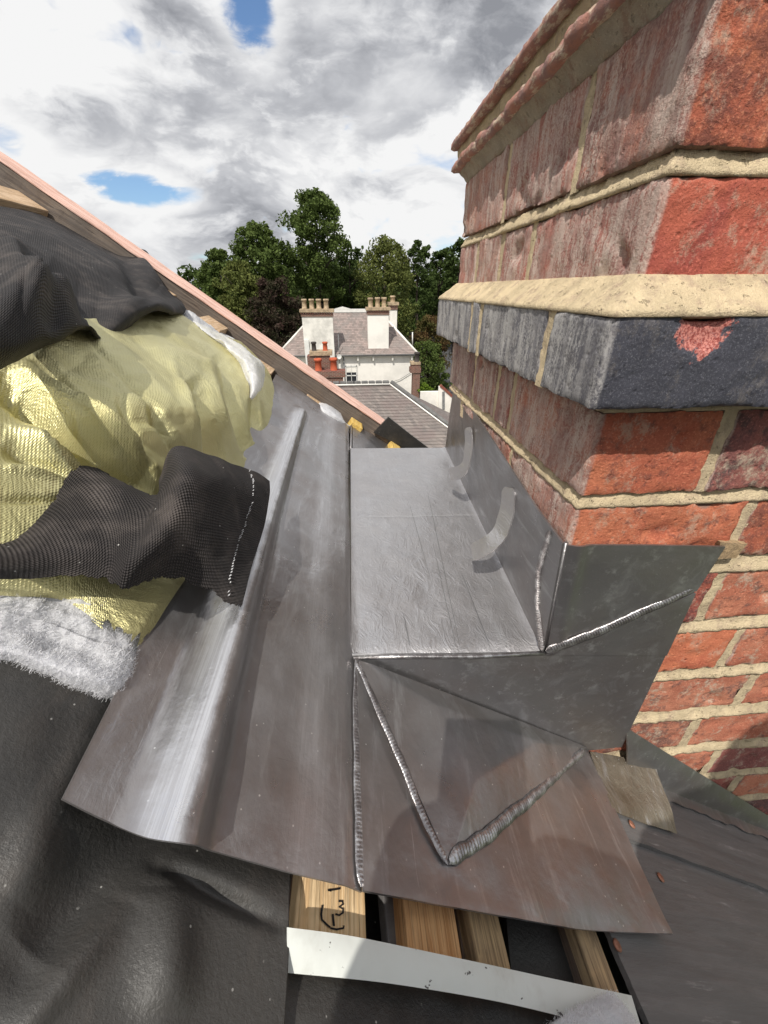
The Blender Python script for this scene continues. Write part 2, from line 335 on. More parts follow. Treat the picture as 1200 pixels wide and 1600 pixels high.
def m_slate(name, base=(.125, .120, .118), dust=.9):
    m, t, b = mat(name); p = t.mapv(pos(t), rot=(0, -PIT, 0)); r = rnd(t)
    g = t.noise(t.mapv(p, (2.2, 30, 30)), 3.2, 7, .72, .4)
    c = t.mix(t.sstep(g, .35, .68), base, tuple(k*1.35 for k in base))
    sc = t.noise(t.mapv(p, (9, 120, 100), rot=(0, 0, .35)), 1, 6, .8)
    c = t.mix(t.math('MULTIPLY', t.sstep(sc, .55, .70), t.math('MULTIPLY', t.sstep(t.noise(p, 14, 4), .45, .62), dust)), c, (.40, .38, .37))
    c = t.mix(t.math('MULTIPLY', t.sstep(t.noise(p, 9, 5), .5, .75), .3), c, (.13, .105, .095))
    h = t.math('ADD', g, t.math('MULTIPLY', t.noise(t.mapv(p, (12, 90, 90)), 3, 5, .75), .5))
    setb(t, b, color=c, rough=.55, spec=.4, normal=bump(t, h, .0015, .7)); return m
M['slate'] = m_slate('roofing_slate')
def m_leaf(name, a, bcol):
    m, t, b = mat(name); p = pos(t)
    c = t.mix(t.sstep(t.noise(p, .8, 4, .7), .36, .64), a, bcol)
    c = t.mix(t.math('MULTIPLY', t.sstep(t.noise(p, 7, 2), .5, .7), .5), c, tuple(k*1.8 for k in bcol))
    setb(t, b, color=c, rough=.7, spec=.12)
    tr = t.n('ShaderNodeBsdfTranslucent', {'Color': c}).outputs[0]
    mx = t.n('ShaderNodeMixShader', {0: .22, 1: b.outputs[0], 2: tr}).outputs[0]
    t.t.links.new(mx, m.node_tree.nodes['Material Output'].inputs[0]); return m
M['leaf_dark'] = m_leaf('dark_green_leaves', (.038, .060, .016), (.058, .085, .022))
M['leaf_mid'] = m_leaf('green_leaves', (.060, .090, .022), (.095, .130, .034))
M['leaf_olive'] = m_leaf('olive_leaves', (.095, .115, .032), (.135, .15, .042))
M['leaf_red'] = m_leaf('purple_brown_leaves', (.055, .030, .026), (.035, .036, .018))
M['leaf_rust'] = m_leaf('rusty_leaves', (.12, .065, .030), (.065, .07, .02))
M['leaf_lime'] = m_leaf('lime_leaves', (.16, .24, .03), (.10, .16, .02))

# ------------------------------------------------------------------ object helpers
def link(name, me, material, parent=None, smooth=True):
    o = bpy.data.objects.new(name, me); COL.objects.link(o)
    if material is not None and not me.materials: me.materials.append(material)
    if smooth and len(me.polygons): me.polygons.foreach_set('use_smooth', [True]*len(me.polygons))
    if parent: o.parent = parent
    return o
def mesh(name, V, Fc, material=None, parent=None, smooth=False, uv=None):
    me = bpy.data.meshes.new(name); me.from_pydata([tuple(v) for v in V], [], Fc); me.update()
    if uv is not None:
        ul = me.uv_layers.new(name='UVMap'); li = np.empty(len(me.loops), dtype=np.int32); me.loops.foreach_get('vertex_index', li)
        ul.data.foreach_set('uv', np.array(uv, dtype=np.float32)[li].ravel())
    return link(name, me, material, parent, smooth)
def empty(name, loc, label, cat, group=None):
    o = bpy.data.objects.new(name, None); COL.objects.link(o); o.location = loc; o.empty_display_size = .1
    return tag(o, label, cat, group)
def tag(o, label=None, cat=None, group=None, kind=None):
    if label: o['label'] = label
    if cat: o['category'] = cat
    if group: o['group'] = group
    if kind: o['kind'] = kind
    return o
def adopt(root, *objs):       # parent while keeping world-space vertices
    for o in objs:
        o.parent = root; o.matrix_parent_inverse.identity(); o.location = Vector(o.location)-root.location
def solid(o, th, off=1.0):
    md = o.modifiers.new('thickness', 'SOLIDIFY'); md.thickness = th; md.offset = off; return o
def boxes_mesh(bl):
    V, Fc = [], []
    for (x0, x1, y0, y1, z0, z1) in bl:
        k = len(V)
        V += [(x0, y0, z0), (x1, y0, z0), (x1, y1, z0), (x0, y1, z0), (x0, y0, z1), (x1, y0, z1), (x1, y1, z1), (x0, y1, z1)]
        Fc += [tuple(k+i for i in f) for f in ((0, 3, 2, 1), (4, 5, 6, 7), (0, 1, 5, 4), (1, 2, 6, 5), (2, 3, 7, 6), (3, 0, 4, 7))]
    return V, Fc
def box(name, x0, x1, y0, y1, z0, z1, m, parent=None, bev=0.0):
    V, Fc = boxes_mesh([(x0, x1, y0, y1, z0, z1)]); o = mesh(name, V, Fc, m, None)
    if parent: adopt(parent, o)
    if bev:
        b = o.modifiers.new('bevel', 'BEVEL'); b.width = bev; b.segments = 2
    return o
def prism(name, pts, d, m, parent=None):      # planar polygon pushed along vector d
    n = len(pts); V = [Vector(p) for p in pts]+[Vector(p)+Vector(d) for p in pts]
    Fc = [tuple(range(n)), tuple(range(2*n-1, n-1, -1))]+[(i, i+n, (i+1) % n+n, (i+1) % n) for i in range(n)]
    o = mesh(name, V, Fc, m)
    bm = bmesh.new(); bm.from_mesh(o.data); bmesh.ops.recalc_face_normals(bm, faces=bm.faces); bm.to_mesh(o.data); bm.free()
    if parent: adopt(parent, o)
    return o
def fb(p, s, seed=0.0, oct_=4):
    return noise.fractal(Vector(p)*s+Vector((seed, seed*1.7, -seed)), .9, 2.1, oct_)
def grid(name, fn, nu, nv, m, parent=None, th=0.0, off=1.0, flip=False):
    V, Fc, U = [], [], []
    for j in range(nv+1):
        for i in range(nu+1):
            p = fn(i/nu, j/nv); V.append(p); U.append((p.y, (p-P0).dot(SL)))
    for j in range(nv):
        for i in range(nu):
            a = j*(nu+1)+i; f = (a, a+1, a+nu+2, a+nu+1); Fc.append(f[::-1] if flip else f)
    o = mesh(name, V, Fc, m, None, True, U)
    if parent: adopt(parent, o)
    if th:
        solid(o, th, off); es = o.modifiers.new('edge_split', 'EDGE_SPLIT'); es.split_angle = R_(55)
    return o
def cr(p0, p1, p2, p3, t):
    return .5*((2*p1)+(-p0+p2)*t+(2*p0-5*p1+4*p2-p3)*t*t+(-p0+3*p1-3*p2+p3)*t**3)
def spl(pts, t):
    n = len(pts)-1; x = min(max(t, 0), .999999)*n; i = int(x); f = x-i
    g = lambda k: pts[min(max(k, 0), n)]
    return cr(g(i-1), g(i), g(i+1), g(i+2), f)
def drape(name, rows, nu, nv, m, parent=None, disp=None, keep=None, th=0.0):
    """cloth over the roof: rows of control points (u, v, height above the roof plane)"""
    A = [[np.array(c, float) for c in r] for r in rows]
    V, U, P = [], [], []
    for j in range(nv+1):
        col_ = [[spl([A[k][c] for k in range(len(A))], j/nv)] for c in range(len(A[0]))]
        col_ = [c[0] for c in col_]
        for i in range(nu+1):
            q = spl(col_, i/nu); h = q[2]
            w0 = onR(q[0], q[1], h)
            if disp: h += disp(q[0], q[1], w0, i/nu, j/nv)
            p = onR(q[0], q[1], q[2]) + N*(h-q[2])
            V.append(p); U.append((p.y, (p-P0).dot(SL))); P.append((i/nu, j/nv, p))
    PA = np.array([tuple(v) for v in V]).reshape(nv+1, nu+1, 3)
    du = np.concatenate([np.zeros((nv+1, 1)), np.linalg.norm(np.diff(PA, axis=1), axis=2).cumsum(1)], 1)
    dv = np.concatenate([np.zeros((1, nu+1)), np.linalg.norm(np.diff(PA, axis=0), axis=2).cumsum(0)], 0)
    du = du*.35+du.mean(0)[None]*.65; dv = dv*.35+dv.mean(1)[:, None]*.65
    U = np.stack([du, dv], 2).reshape(-1, 2)
    drape.last = PA
    Fc = []
    for j in range(nv):
        for i in range(nu):
            a = j*(nu+1)+i
            if keep and not keep(*P[a]): continue
            Fc.append((a+nu+1, a+nu+2, a+1, a))
    o = mesh(name, V, Fc, m, None, True, U)
    if parent: adopt(parent, o)
    if th: solid(o, th, -1)
    return o
def seg(u, v, a, b):
    ax, ay = a; bx, by = b; dx, dy = bx-ax, by-ay; L2 = dx*dx+dy*dy
    t = max(0, min(1, ((u-ax)*dx+(v-ay)*dy)/L2)); ex, ey = u-(ax+t*dx), v-(ay+t*dy)
    s = 1 if (dx*(v-ay)-dy*(u-ax)) > 0 else -1
    return math.hypot(ex, ey), t, s
def fold(u, v, a, b, w, amp):      # crisp fold: straight flanks, sharp crest
    d, t, s = seg(u, v, a, b); return amp*max(0, 1-d/(w*2.2))*(math.sin(math.pi*min(max(t, .04), .96))**.5)
def crease(u, v, a, b, w, amp, sharp=1.0):
    d, t, s = seg(u, v, a, b); k = math.exp(-(d/w)**(2*sharp)); return amp*k*(math.sin(math.pi*min(max(t, .04), .96))**.5)
def tube(name, pts, rad, m, parent=None, sides=8, closed=False):
    V, Fc = [], []; n = len(pts)
    for i, p in enumerate(pts):
        p = Vector(p); d = (Vector(pts[min(i+1, n-1)])-Vector(pts[max(i-1, 0)])).normalized()
        a = d.orthogonal().normalized(); b = d.cross(a); r = rad[i] if isinstance(rad, (list, tuple)) else rad
        if i and True:
            a = (pa-d*pa.dot(d)).normalized(); b = d.cross(a)
        pa = a
        for k in range(sides):
            th = 2*math.pi*k/sides; V.append(p+a*(r*math.cos(th))+b*(r*math.sin(th)))
    for i in range(n-1):
        for k in range(sides):
            Fc.append((i*sides+k, i*sides+(k+1) % sides, (i+1)*sides+(k+1) % sides, (i+1)*sides+k))
    Fc.append(tuple(range(sides))[::-1]); Fc.append(tuple((n-1)*sides+k for k in range(sides)))
    o = mesh(name, V, Fc, m, None, True)
    if parent: adopt(parent, o)
    return o
def lathe(prof, sides=16, c=(0, 0, 0)):
    V, Fc = [], []
    for (r, z) in prof:
        for k in range(sides):
            a = 2*math.pi*k/sides; V.append((c[0]+r*math.cos(a), c[1]+r*math.sin(a), c[2]+z))
    for i in range(len(prof)-1):
        for k in range(sides): Fc.append((i*sides+k, i*sides+(k+1) % sides, (i+1)*sides+(k+1) % sides, (i+1)*sides+k))
    Fc.append(tuple(range(sides))[::-1]); Fc.append(tuple((len(prof)-1)*sides+k for k in range(sides)))
    return V, Fc

# ================================================================== CHIMNEY
chim = empty('chimney', (XC, D, -1.2), 'big red brick chimney stack filling the right side, with a projecting course of blue bricks', 'chimney')
def brick(x0, x1, y0, y1, z0, z1, m, seed, left=True, front=True, res=.0034, amp=1.0):
    """one brick: weathered arrises, lumpy faces; built where it can be seen"""
    sx, sy, sz = x1-x0, y1-y0, z1-z0
    bm = bmesh.new(); c = Vector(((x0+x1)/2, (y0+y1)/2, (z0+z1)/2)); hx, hy, hz = sx/2, sy/2, sz/2
    def n_(L, k=1.0): return max(2, int(L/(res*k)))
    faces = []
    if front: faces.append((Vector((-hx, -hy, -hz)), Vector((sx, 0, 0)), Vector((0, 0, sz)), n_(sx), n_(sz)))
    if left: faces.append((Vector((-hx, hy, -hz)), Vector((0, -sy, 0)), Vector((0, 0, sz)), n_(sy), n_(sz)))
    dpt = min(sy, .03) if front else sy
    faces.append((Vector((-hx, hy, -hz)), Vector((sx, 0, 0)), Vector((0, -sy, 0)), n_(sx, 1.5), n_(sy, 1.5)))
    faces.append((Vector((-hx, -hy, hz)), Vector((sx, 0, 0)), Vector((0, sy, 0)), n_(sx, 1.5), n_(sy, 1.5)))
    faces.append((Vector((hx, -hy, -hz)), Vector((0, sy, 0)), Vector((0, 0, sz)), n_(sy, 4), n_(sz, 2)))
    faces.append((Vector((hx, hy, -hz)), Vector((-sx, 0, 0)), Vector((0, 0, sz)), n_(sx, 4), n_(sz, 2)))
    V, Fc = [], []; r = .0028; spc = onY(1103, 508, D-.027)
    for (o, a, b, na, nb) in faces:
        k = len(V)
        for j in range(nb+1):
            for i in range(na+1):
                p = o+a*(i/na)+b*(j/nb)
                wp = p+c
                e = r*(1+1.3*fb(wp, 45, seed, 4))
                e = max(.0012, e)
                q = Vector((max(-hx+e, min(hx-e, p.x)), max(-hy+e, min(hy-e, p.y)), max(-hz+e, min(hz-e, p.z))))
                d = p-q
                nn = d.normalized() if d.length > 1e-9 else Vector((0, 0, 0))
                pp = q+nn*e
                dn = amp*(.0014*fb(wp, 45, seed+3, 4)+.0009*fb(wp, 190, seed, 3))
                ch = fb(wp, 22, seed+9, 3)
                if ch > .45: dn -= amp*.0045*min(1, (ch-.45)*4)
                if m is M['brick_blue'] and front:
                    sd_ = (wp-spc).length+.006*fb(wp, 90, 2, 3)
                    if sd_ < .016: dn -= .0035*min(1, (.016-sd_)/.003)
                V.append(pp+nn*dn+c)
        for j in range(nb):
            for i in range(na):
                s = k+j*(na+1)+i; Fc.append((s, s+1, s+na+2, s+na+1))
    o = mesh('brick', V, Fc, m, None, True)
    bm.from_mesh(o.data); bmesh.ops.remove_doubles(bm, verts=bm.verts, dist=.0003); bm.to_mesh(o.data); bm.free()
    o.data.polygons.foreach_set('use_smooth', [True]*len(o.data.polygons))
    adopt(chim, o); return o
XE = 1.0
O_, P_, R__, W_, B_ = 'brick_orange', 'brick_purple', 'brick_red', 'brick_pale', 'brick_blue'
# (z0, z1, outset, joints along the side face (y), joints along the front (x), materials)
courses = [
 (.0695, .142, 0, [.396, .564], [.405, .52, .75], [O_, P_, P_, O_, R__, O_, P_]),
 (-.004, .0585, 0, [.465, .553, .653], [.325, .55, .66, .88], [R__, R__, P_, P_, P_, R__, O_, R__]),
 (-.0725, -.0135, .0268, [.339, .524, .561], [.33, .45, .68], [B_, B_, B_, B_, B_, B_, B_, B_]),
 (-.1505, -.081, 0, [.453, .506, .607], [.296, .415, .64, .76], [O_, P_, P_, R__, P_, R__, O_, P_]),
 (-.2245, -.162, 0, [.43, .55, .66], [.352, .58, .69], [O_, O_, O_, R__, O_, R__, O_]),
 (-.3065, -.2415, 0, [], [.36, .475, .70, .82], [R__, W_, R__, P_, O_]),
 (-.3835, -.3225, 0, [], [.418, .535, .76], [O_, W_, R__, O_]),
 (-.4635, -.4015, 0, [], [.475, .59, .81], [W_, W_, W_, P_]),
 (-.5480, -.4815, 0, [], [.435, .65, .77], [W_, W_, W_, R__]),
 (-.628, -.565, 0, [], [.50, .62, .85], [W_, P_, P_, O_]),
 (-.708, -.645, 0, [], [.455, .57, .80], [W_, P_, W_, R__]),
 (-.788, -.725, 0, [], [.52, .75, .87], [W_, P_, R__, P_]),
 (-.868, -.805, 0, [], [.6, .72], [P_, R__, P_]),
 (-.948, -.885, 0, [], [.66, .88], [P_, R__, P_]),
]
J = .0052
for ci, (z0, z1, o, ys, xs, ms) in enumerate(courses):
    xf, yf, xb, yb = XC-o, D-o, XE, YB+o
    hid = ci >= 5
    if hid: xf = XC+.068
    fx = [xf]+xs+[xb]; k = 0
    for i in range(len(fx)-1):
        x0 = fx[i]+(J if i else 0); x1 = fx[i+1]-J
        if i == 0 and ys: y1 = ys[0]-J
        else: y1 = yf+.10
        mm = M[ms[k % len(ms)]]; k += 1
        big_ = (ci < 4)
        brick(x0+.0008*random.uniform(-1, 1), x1, yf+random.uniform(-.0008, .0012), y1, z0+random.uniform(-.001, .001), z1+random.uniform(-.001, .001), mm, ci*7.1+i*3.3, left=(i == 0 or i > 0), res=.0032 if big_ and i < 3 else .0042, amp=1.0 if o == 0 else .45)
    fy = ys+[yb] if not hid else []
    for i in range(len(fy)-1):
        zlow = z0 if ci != 4 else -.190+.016*i
        brick(xf+random.uniform(-.0008, .001), xf+.10, fy[i]+J, fy[i+1]-(J if i < len(fy)-2 else 0), zlow+random.uniform(-.001, .001), z1+random.uniform(-.001, .001), M[ms[(k+i) % len(ms)]], ci*5.3+i*2.1+40, front=True, amp=1.0 if o == 0 else .45)
def sweep(name, prof, m, parent, na=60, amp=.0012, sc=60, seed=0, ys=YB, xe=XE, side=True, lump=0.0, lumpsc=30, seglen=.004):
    """profile (outset, z) carried round the stack: back to corner along the side, then along the front"""
    path = []
    L1 = int((ys-D)/seglen); L2 = int((.62-XC)/seglen)
    for i in range(L1+1): path.append(('s', ys-(ys-D)*i/L1))
    for i in range(1, L2+1): path.append(('f', XC+(.62-XC)*i/L2))
    path.append(('f', xe))
    if not side: path = [q for q in path if q[0] == 'f' and q[1] > XC+.06]; L1 = -1
    pr = []
    for i in range(len(prof)-1):
        a, b = prof[i], prof[i+1]; n = max(1, int(math.hypot(a[0]-b[0], a[1]-b[1])/.0032))
        for k in range(n): pr.append((a[0]+(b[0]-a[0])*k/n, a[1]+(b[1]-a[1])*k/n))
    pr.append(prof[-1])
    V, Fc = [], []; n = len(pr)
    for idx, (kd, t) in enumerate(path):
        for (o, z) in pr:
            if kd == 's':
                y = max(t, D-o) if idx < L1 else D-o
                if idx == 0: y = t+o*.8
                p = Vector((XC-o, y, z)); nn = Vector((-1, 0, .2))
            else:
                p = Vector((t, D-o, z)); nn = Vector((0, -1, .2))
            d = amp*fb(p, sc, seed, 4)+amp*.5*fb(p, sc*4, seed+5, 2)
            if lump: d += lump*fb(p, lumpsc, seed+11, 3)
            if o < -.01: d = 0
            if idx == L1: nn = Vector((-.7, -.7, .2))
            V.append(p+nn*d)
    for j in range(len(path)-1):
        for i in range(n-1):
            a = j*n+i; Fc.append((a, a+n, a+n+1, a+1))
    o = mesh(name, V, Fc, m, None, True); adopt(parent, o); return o
# bed joints, struck: pulled in under the upper brick, flush with the lower one
for (zb, zt, o) in [(.0580, .0700, 0), (-.081, -.0725, -.002), (-.1625, -.150, 0), (-.242, -.224, 0), (-.323, -.306, 0), (-.402, -.383, 0),
                    (-.482, -.463, .001), (-.566, -.547, -.001), (-.646, -.627, -.002), (-.726, -.707, 0), (-.806, -.787, 0), (-.886, -.867, 0)]:
    sweep('bed_joint', [(-.02, zt+.001), (o-.0048, zt+.0003), (o-.0028, zt-(zt-zb)*.5), (o+.0006, zb+.0025), (o+.0006, zb-.0004), (-.02, zb-.001)], M['mortar'], chim, amp=.0017, sc=75, seed=zb*40, lump=.0012, side=zb > -.2)
def perp(y=None, x=None, z0=0, z1=0, o=0.0, w_=J):
    """upright joint, its face a shade behind the bricks"""
    def fn(a, b):
        q = (a-.5)*2*(w_+.0022); z = z0+(z1-z0)*b
        d = -.0016+.0012*fb((y or x, q*3, z), 80, 3)
        if y is not None: return Vector((XC-o-d*1.0, y+q*-1, z))
        return Vector((x+q, D-o-d, z))
    g = grid('upright_joint', fn, 5, 22, M['mortar'], chim); return g
for (z0, z1, o, ys, xs, ms) in courses:
    for y in ys: perp(y=y, z0=(z0 if z0 != -.2245 else -.19)-.001, z1=z1+.001, o=o)
    for x in xs: perp(x=x, z0=z0-.001, z1=z1+.001, o=o)
# core behind the faces
core = box('mortar_core', XC+.012, XE-.003, D+.012, YB-.012, -.165, .19, M['mortar_dirty'], chim)
box('mortar_core', XC+.07, XE-.003, D+.013, YB-.02, -1.2, -.165, M['mortar_dirty'], chim)
# sloping mortar on top of the blue course
sweep('mortar_splay', [(-.02, .010), (.0005, .0085), (.0245, -.0105), (.0272, -.0145), (.020, -.0165), (-.02, -.018)], M['mortar'], chim, amp=.0013, sc=55, seed=4, lump=.0004)
# creasing courses at the head: mortar cove, tile, mortar, tile, flaunching
sweep('mortar_cove', [(-.02, .138), (.0, .139), (.004, .146), (.011, .1525), (.012, .156), (-.02, .157)], M['mortar_dirty'], chim, amp=.0016, sc=50, seed=8, lump=.0035)
sweep('creasing_tile', [(-.02, .153), (.0155, .1525), (.0185, .155), (.0190, .160), (.017, .1635), (-.02, .164)], M['tile_pink'], chim, amp=.0014, sc=90, seed=2, lump=.0042, lumpsc=34)
sweep('mortar_band', [(-.02, .1635), (.0105, .1635), (.0125, .172), (.0135, .179), (-.02, .180)], M['mortar'], chim, amp=.0012, sc=60, seed=5, lump=.001)
sweep('creasing_tile', [(-.02, .178), (.018, .1785), (.0225, .181), (.0225, .187), (.019, .1895), (-.02, .190)], M['tile_pink'], chim, amp=.0010, sc=80, seed=6, lump=.001)
sweep('mortar_flaunching', [(-.02, .189), (.0165, .189), (.0135, .194), (-.002, .200), (-.03, .203)], M['mortar'], chim, amp=.0014, sc=60, seed=7, lump=.001)
box('stack_top', XC+.02, XE-.003, D+.02, YB-.02, .19, .203, M['mortar_dirty'], chim)
# little wooden wedge tucked under the brick beside the lead
prism('wooden_wedge', [onY(1126, 847, D-.004), onY(1168, 850, D-.004), onY(1150, 872, D-.004), onY(1120, 874, D-.004)], (0, .012, 0), M['pine_old'], chim)

# ================================================================== LEADWORK
lead = empty('lead_gutter', (-.006, .28, -.33), 'grey sheet lead back gutter with welded seams dressed up against the brick chimney', 'lead flashing')
XL = P0.x
def roll_h(x, y):
    # the ridge of the roll runs with the gutter and dies out at the far end
    xr = -.1145+.0155*math.exp(-y/.30)
    w_ = .012+.004*max(0, (.7-y))/.6
    k = max(0, min(1, (.955-y)/.05)); k = k*k*(3-2*k)
    a = (x-xr)/w_
    q = max(0, min(1, 1+a/1.9)); left = q*q*(3-2*q) if a < 0 else math.exp(-abs(a/.62)**2.6)
    return k*(.0125+.006*max(0, (.7-y))/.6)*left
EDGE = [np.array(p, float) for p in [(95, 1250, .010), (160, 1284, .007), (225, 1311, .009), (285, 1322, .021), (330, 1333, .007), (450, 1365, .005), (567, 1392, .005)]]
def fn_left(a, b):
    e = spl(EDGE, a); h = .006
    for _ in range(6):
        E0 = onR(e[0], e[1], h); bx = Vector((E0.x, E0.y, 0))-Vector((N.x, 0, 0))*h
        h = .5*h+.5*(.0045+roll_h(bx.x, bx.y)+.006*(1-a)**3)
    xf_ = -.190+(XL+.190)*a; ye = 1.10-.04*a
    y = bx.y+(ye-bx.y)*b; x = bx.x+(xf_-bx.x)*b
    h = .0045+roll_h(x, y)+.0020*fb((x, y, 0), 6, 2, 2)+.0005*fb((x, y*.5, 0), 35, 5, 3)
    h += .006*(1-a)**3*max(0, 1-b*1.2)
    h *= min(1, (1-a)*14+.25)
    return Rp(x, y, h)
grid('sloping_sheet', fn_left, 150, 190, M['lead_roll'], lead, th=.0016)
zf = lambda u, v: onZ(u, v, ZG)
sA, sB, sC, sD = zf(549, 1021), zf(850, 1021), zf(698, 701), zf(547.5, 702)
def bil(a, b, c, d, s, t): return (a*(1-s)+b*s)*(1-t)+(d*(1-s)+c*s)*t
KC = onY(852, 1020, D-.0045); KT = Vector((XC-.0045, D-.0045, onY(892, 848, D-.0045).z))
def fn_sole(a, b):
    p = bil(sA, KC, sC, sD, a, b)
    h = .0015*fb(p, 9, 1, 3)+.0006*fb(p, 42, 4, 4)
    k = min(a, 1-a, b, 1-b)*12; h *= min(1, k)
    if a > .93: h += .0035*((a-.93)/.07)**2
    if a < .04: h += .002*((.04-a)/.04)**2
    if b < .03: h -= .0035*((.03-b)/.03)**2
    return p+Vector((0, 0, h))
grid('gutter_sole', fn_sole, 90, 150, M['lead_sole'], lead, th=.0022)
M['scribe'] = m_plain('scribed_line', (.20, .20, .20), .6, .5); M['scribe_pale'] = m_plain('pale_scratch', (.6, .6, .6), .5, .6)
for (a_, b_, m_, w_) in [((640, 790), (672, 905), 'scribe', .0003), ((668, 770), (718, 1012), 'scribe', .00035), ((676, 850), (712, 1012), 'scribe', .0003), ((630, 960), (640, 1010), 'scribe', .0003), ((722, 900), (765, 1012), 'scribe', .0003), ((552, 811), (752, 806), 'scribe_pale', .0005)]:
    p_, q_ = zf(*a_)+Vector((0, 0, .0024)), zf(*b_)+Vector((0, 0, .0024)); n_s = (q_-p_).cross(Vector((0, 0, 1))).normalized()*w_; V = []; Fc = []
    for k in range(25):
        c_ = p_.lerp(q_, k/24); k2 = Vector((0, 0, .0015*fb(c_, 9, 1, 3)+.0006*fb(c_, 42, 4, 4))); c_ = c_+k2; f_ = math.sin(math.pi*(k+.5)/25)**.4; V += [c_-n_s*f_, c_+n_s*f_]
    Fc = [(2*k, 2*k+1, 2*k+3, 2*k+2) for k in range(24)]
    adopt(lead, mesh('scribed_line', V, Fc, M[m_]))
# side upstand: foot line from the sole, head line on the brick
def ptop(t):
    pts = [KT, onX(836, 783, XC-.004), onX(762, 671, XC-.005), onY(712, 597, .80)]
    return Vector(spl([np.array(p) for p in pts], t))
def fn_up(a, b):
    f = KC*(1-a)+sC*a; q = ptop(a)
    f = Vector((f.x, f.y, f.z+.001))
    if a < .02: f = f
    p = f*(1-b)+q*b
    k = math.sin(b*math.pi)*math.sin(min(1, a*3)*math.pi/2)
    return p+Vector((-1, 0, 0))*(.0012+k*.0025*fb(p, 8, 3, 2)+k*.0012*math.sin(a*9)+.0014*math.exp(-b/.06))
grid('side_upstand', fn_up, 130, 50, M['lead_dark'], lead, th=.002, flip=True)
YF = D-.0045
yf = lambda u, v, o=0: onY(u, v, YF-o)
def loft(name, A, B, na, nb, m, disp=None, th=.002, flip=False, extra=None):
    def res(P, t):
        d = [0]
        for i in range(1, len(P)): d.append(d[-1]+(P[i]-P[i-1]).length)
        s = t*d[-1]
        for i in range(1, len(P)):
            if s <= d[i]+1e-9: return P[i-1].lerp(P[i], (s-d[i-1])/max(1e-9, d[i]-d[i-1]))
        return P[-1]
    def fn(a, b):
        p = res(A, a).lerp(res(B, a), b)
        return p+(disp(a, b, p) if disp else Vector((0, 0, 0)))
    return grid(name, fn, na, nb, m, lead, th, flip=flip)
def dy(amp, s, sd):
    return lambda a, b, p: Vector((0, -1, 0))*(amp*fb(p, s, sd, 3)*min(1, 8*min(a, 1-a, b, 1-b)))
# end of the gutter: an upright triangle between sole and slope, running on across the brick
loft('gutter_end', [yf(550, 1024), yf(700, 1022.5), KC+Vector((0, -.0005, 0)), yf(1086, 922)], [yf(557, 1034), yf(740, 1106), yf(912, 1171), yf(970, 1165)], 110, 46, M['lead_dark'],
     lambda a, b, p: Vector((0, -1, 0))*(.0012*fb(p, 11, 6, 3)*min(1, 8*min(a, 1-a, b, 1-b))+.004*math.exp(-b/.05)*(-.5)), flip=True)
loft('lapped_edge', [yf(856, 1021, .0022), yf(1086, 926, .0022)], [yf(857, 1023, .0022), yf(1041, 1023, .0022)], 30, 12, M['lead_dark'], dy(.0008, 14, 2), .0012, flip=True)
# front upstand folded round the corner of the stack
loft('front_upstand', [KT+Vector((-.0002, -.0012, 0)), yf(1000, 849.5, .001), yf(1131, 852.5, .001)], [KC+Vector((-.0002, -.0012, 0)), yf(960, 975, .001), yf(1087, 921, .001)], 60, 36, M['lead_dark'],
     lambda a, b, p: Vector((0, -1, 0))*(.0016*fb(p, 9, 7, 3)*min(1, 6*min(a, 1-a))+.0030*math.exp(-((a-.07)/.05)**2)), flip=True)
# lower sheet on the slope below the gutter end
lA, lB, lC, lD = onR(556, 1031, .005), onR(916, 1171, .0085), onR(1047, 1461, .0075), onR(566, 1394, .005)
def fn_low(a, b):
    p = bil(lA, lB, lC, lD, a, b)
    h = .0028*fb(p, 7, 9, 3)*min(1, 7*min(a, 1-a, b))+.0005*fb(p, 34, 2, 3)
    h += .003*math.exp(-((1-b)/.05)**2)*math.sin(a*7)*.5
    return p+N*h+Vector((0, -.004*math.sin(a*math.pi)*b, 0))
grid('lower_sheet', fn_low, 100, 90, M['lead_warm'], lead, th=.0022, flip=True)
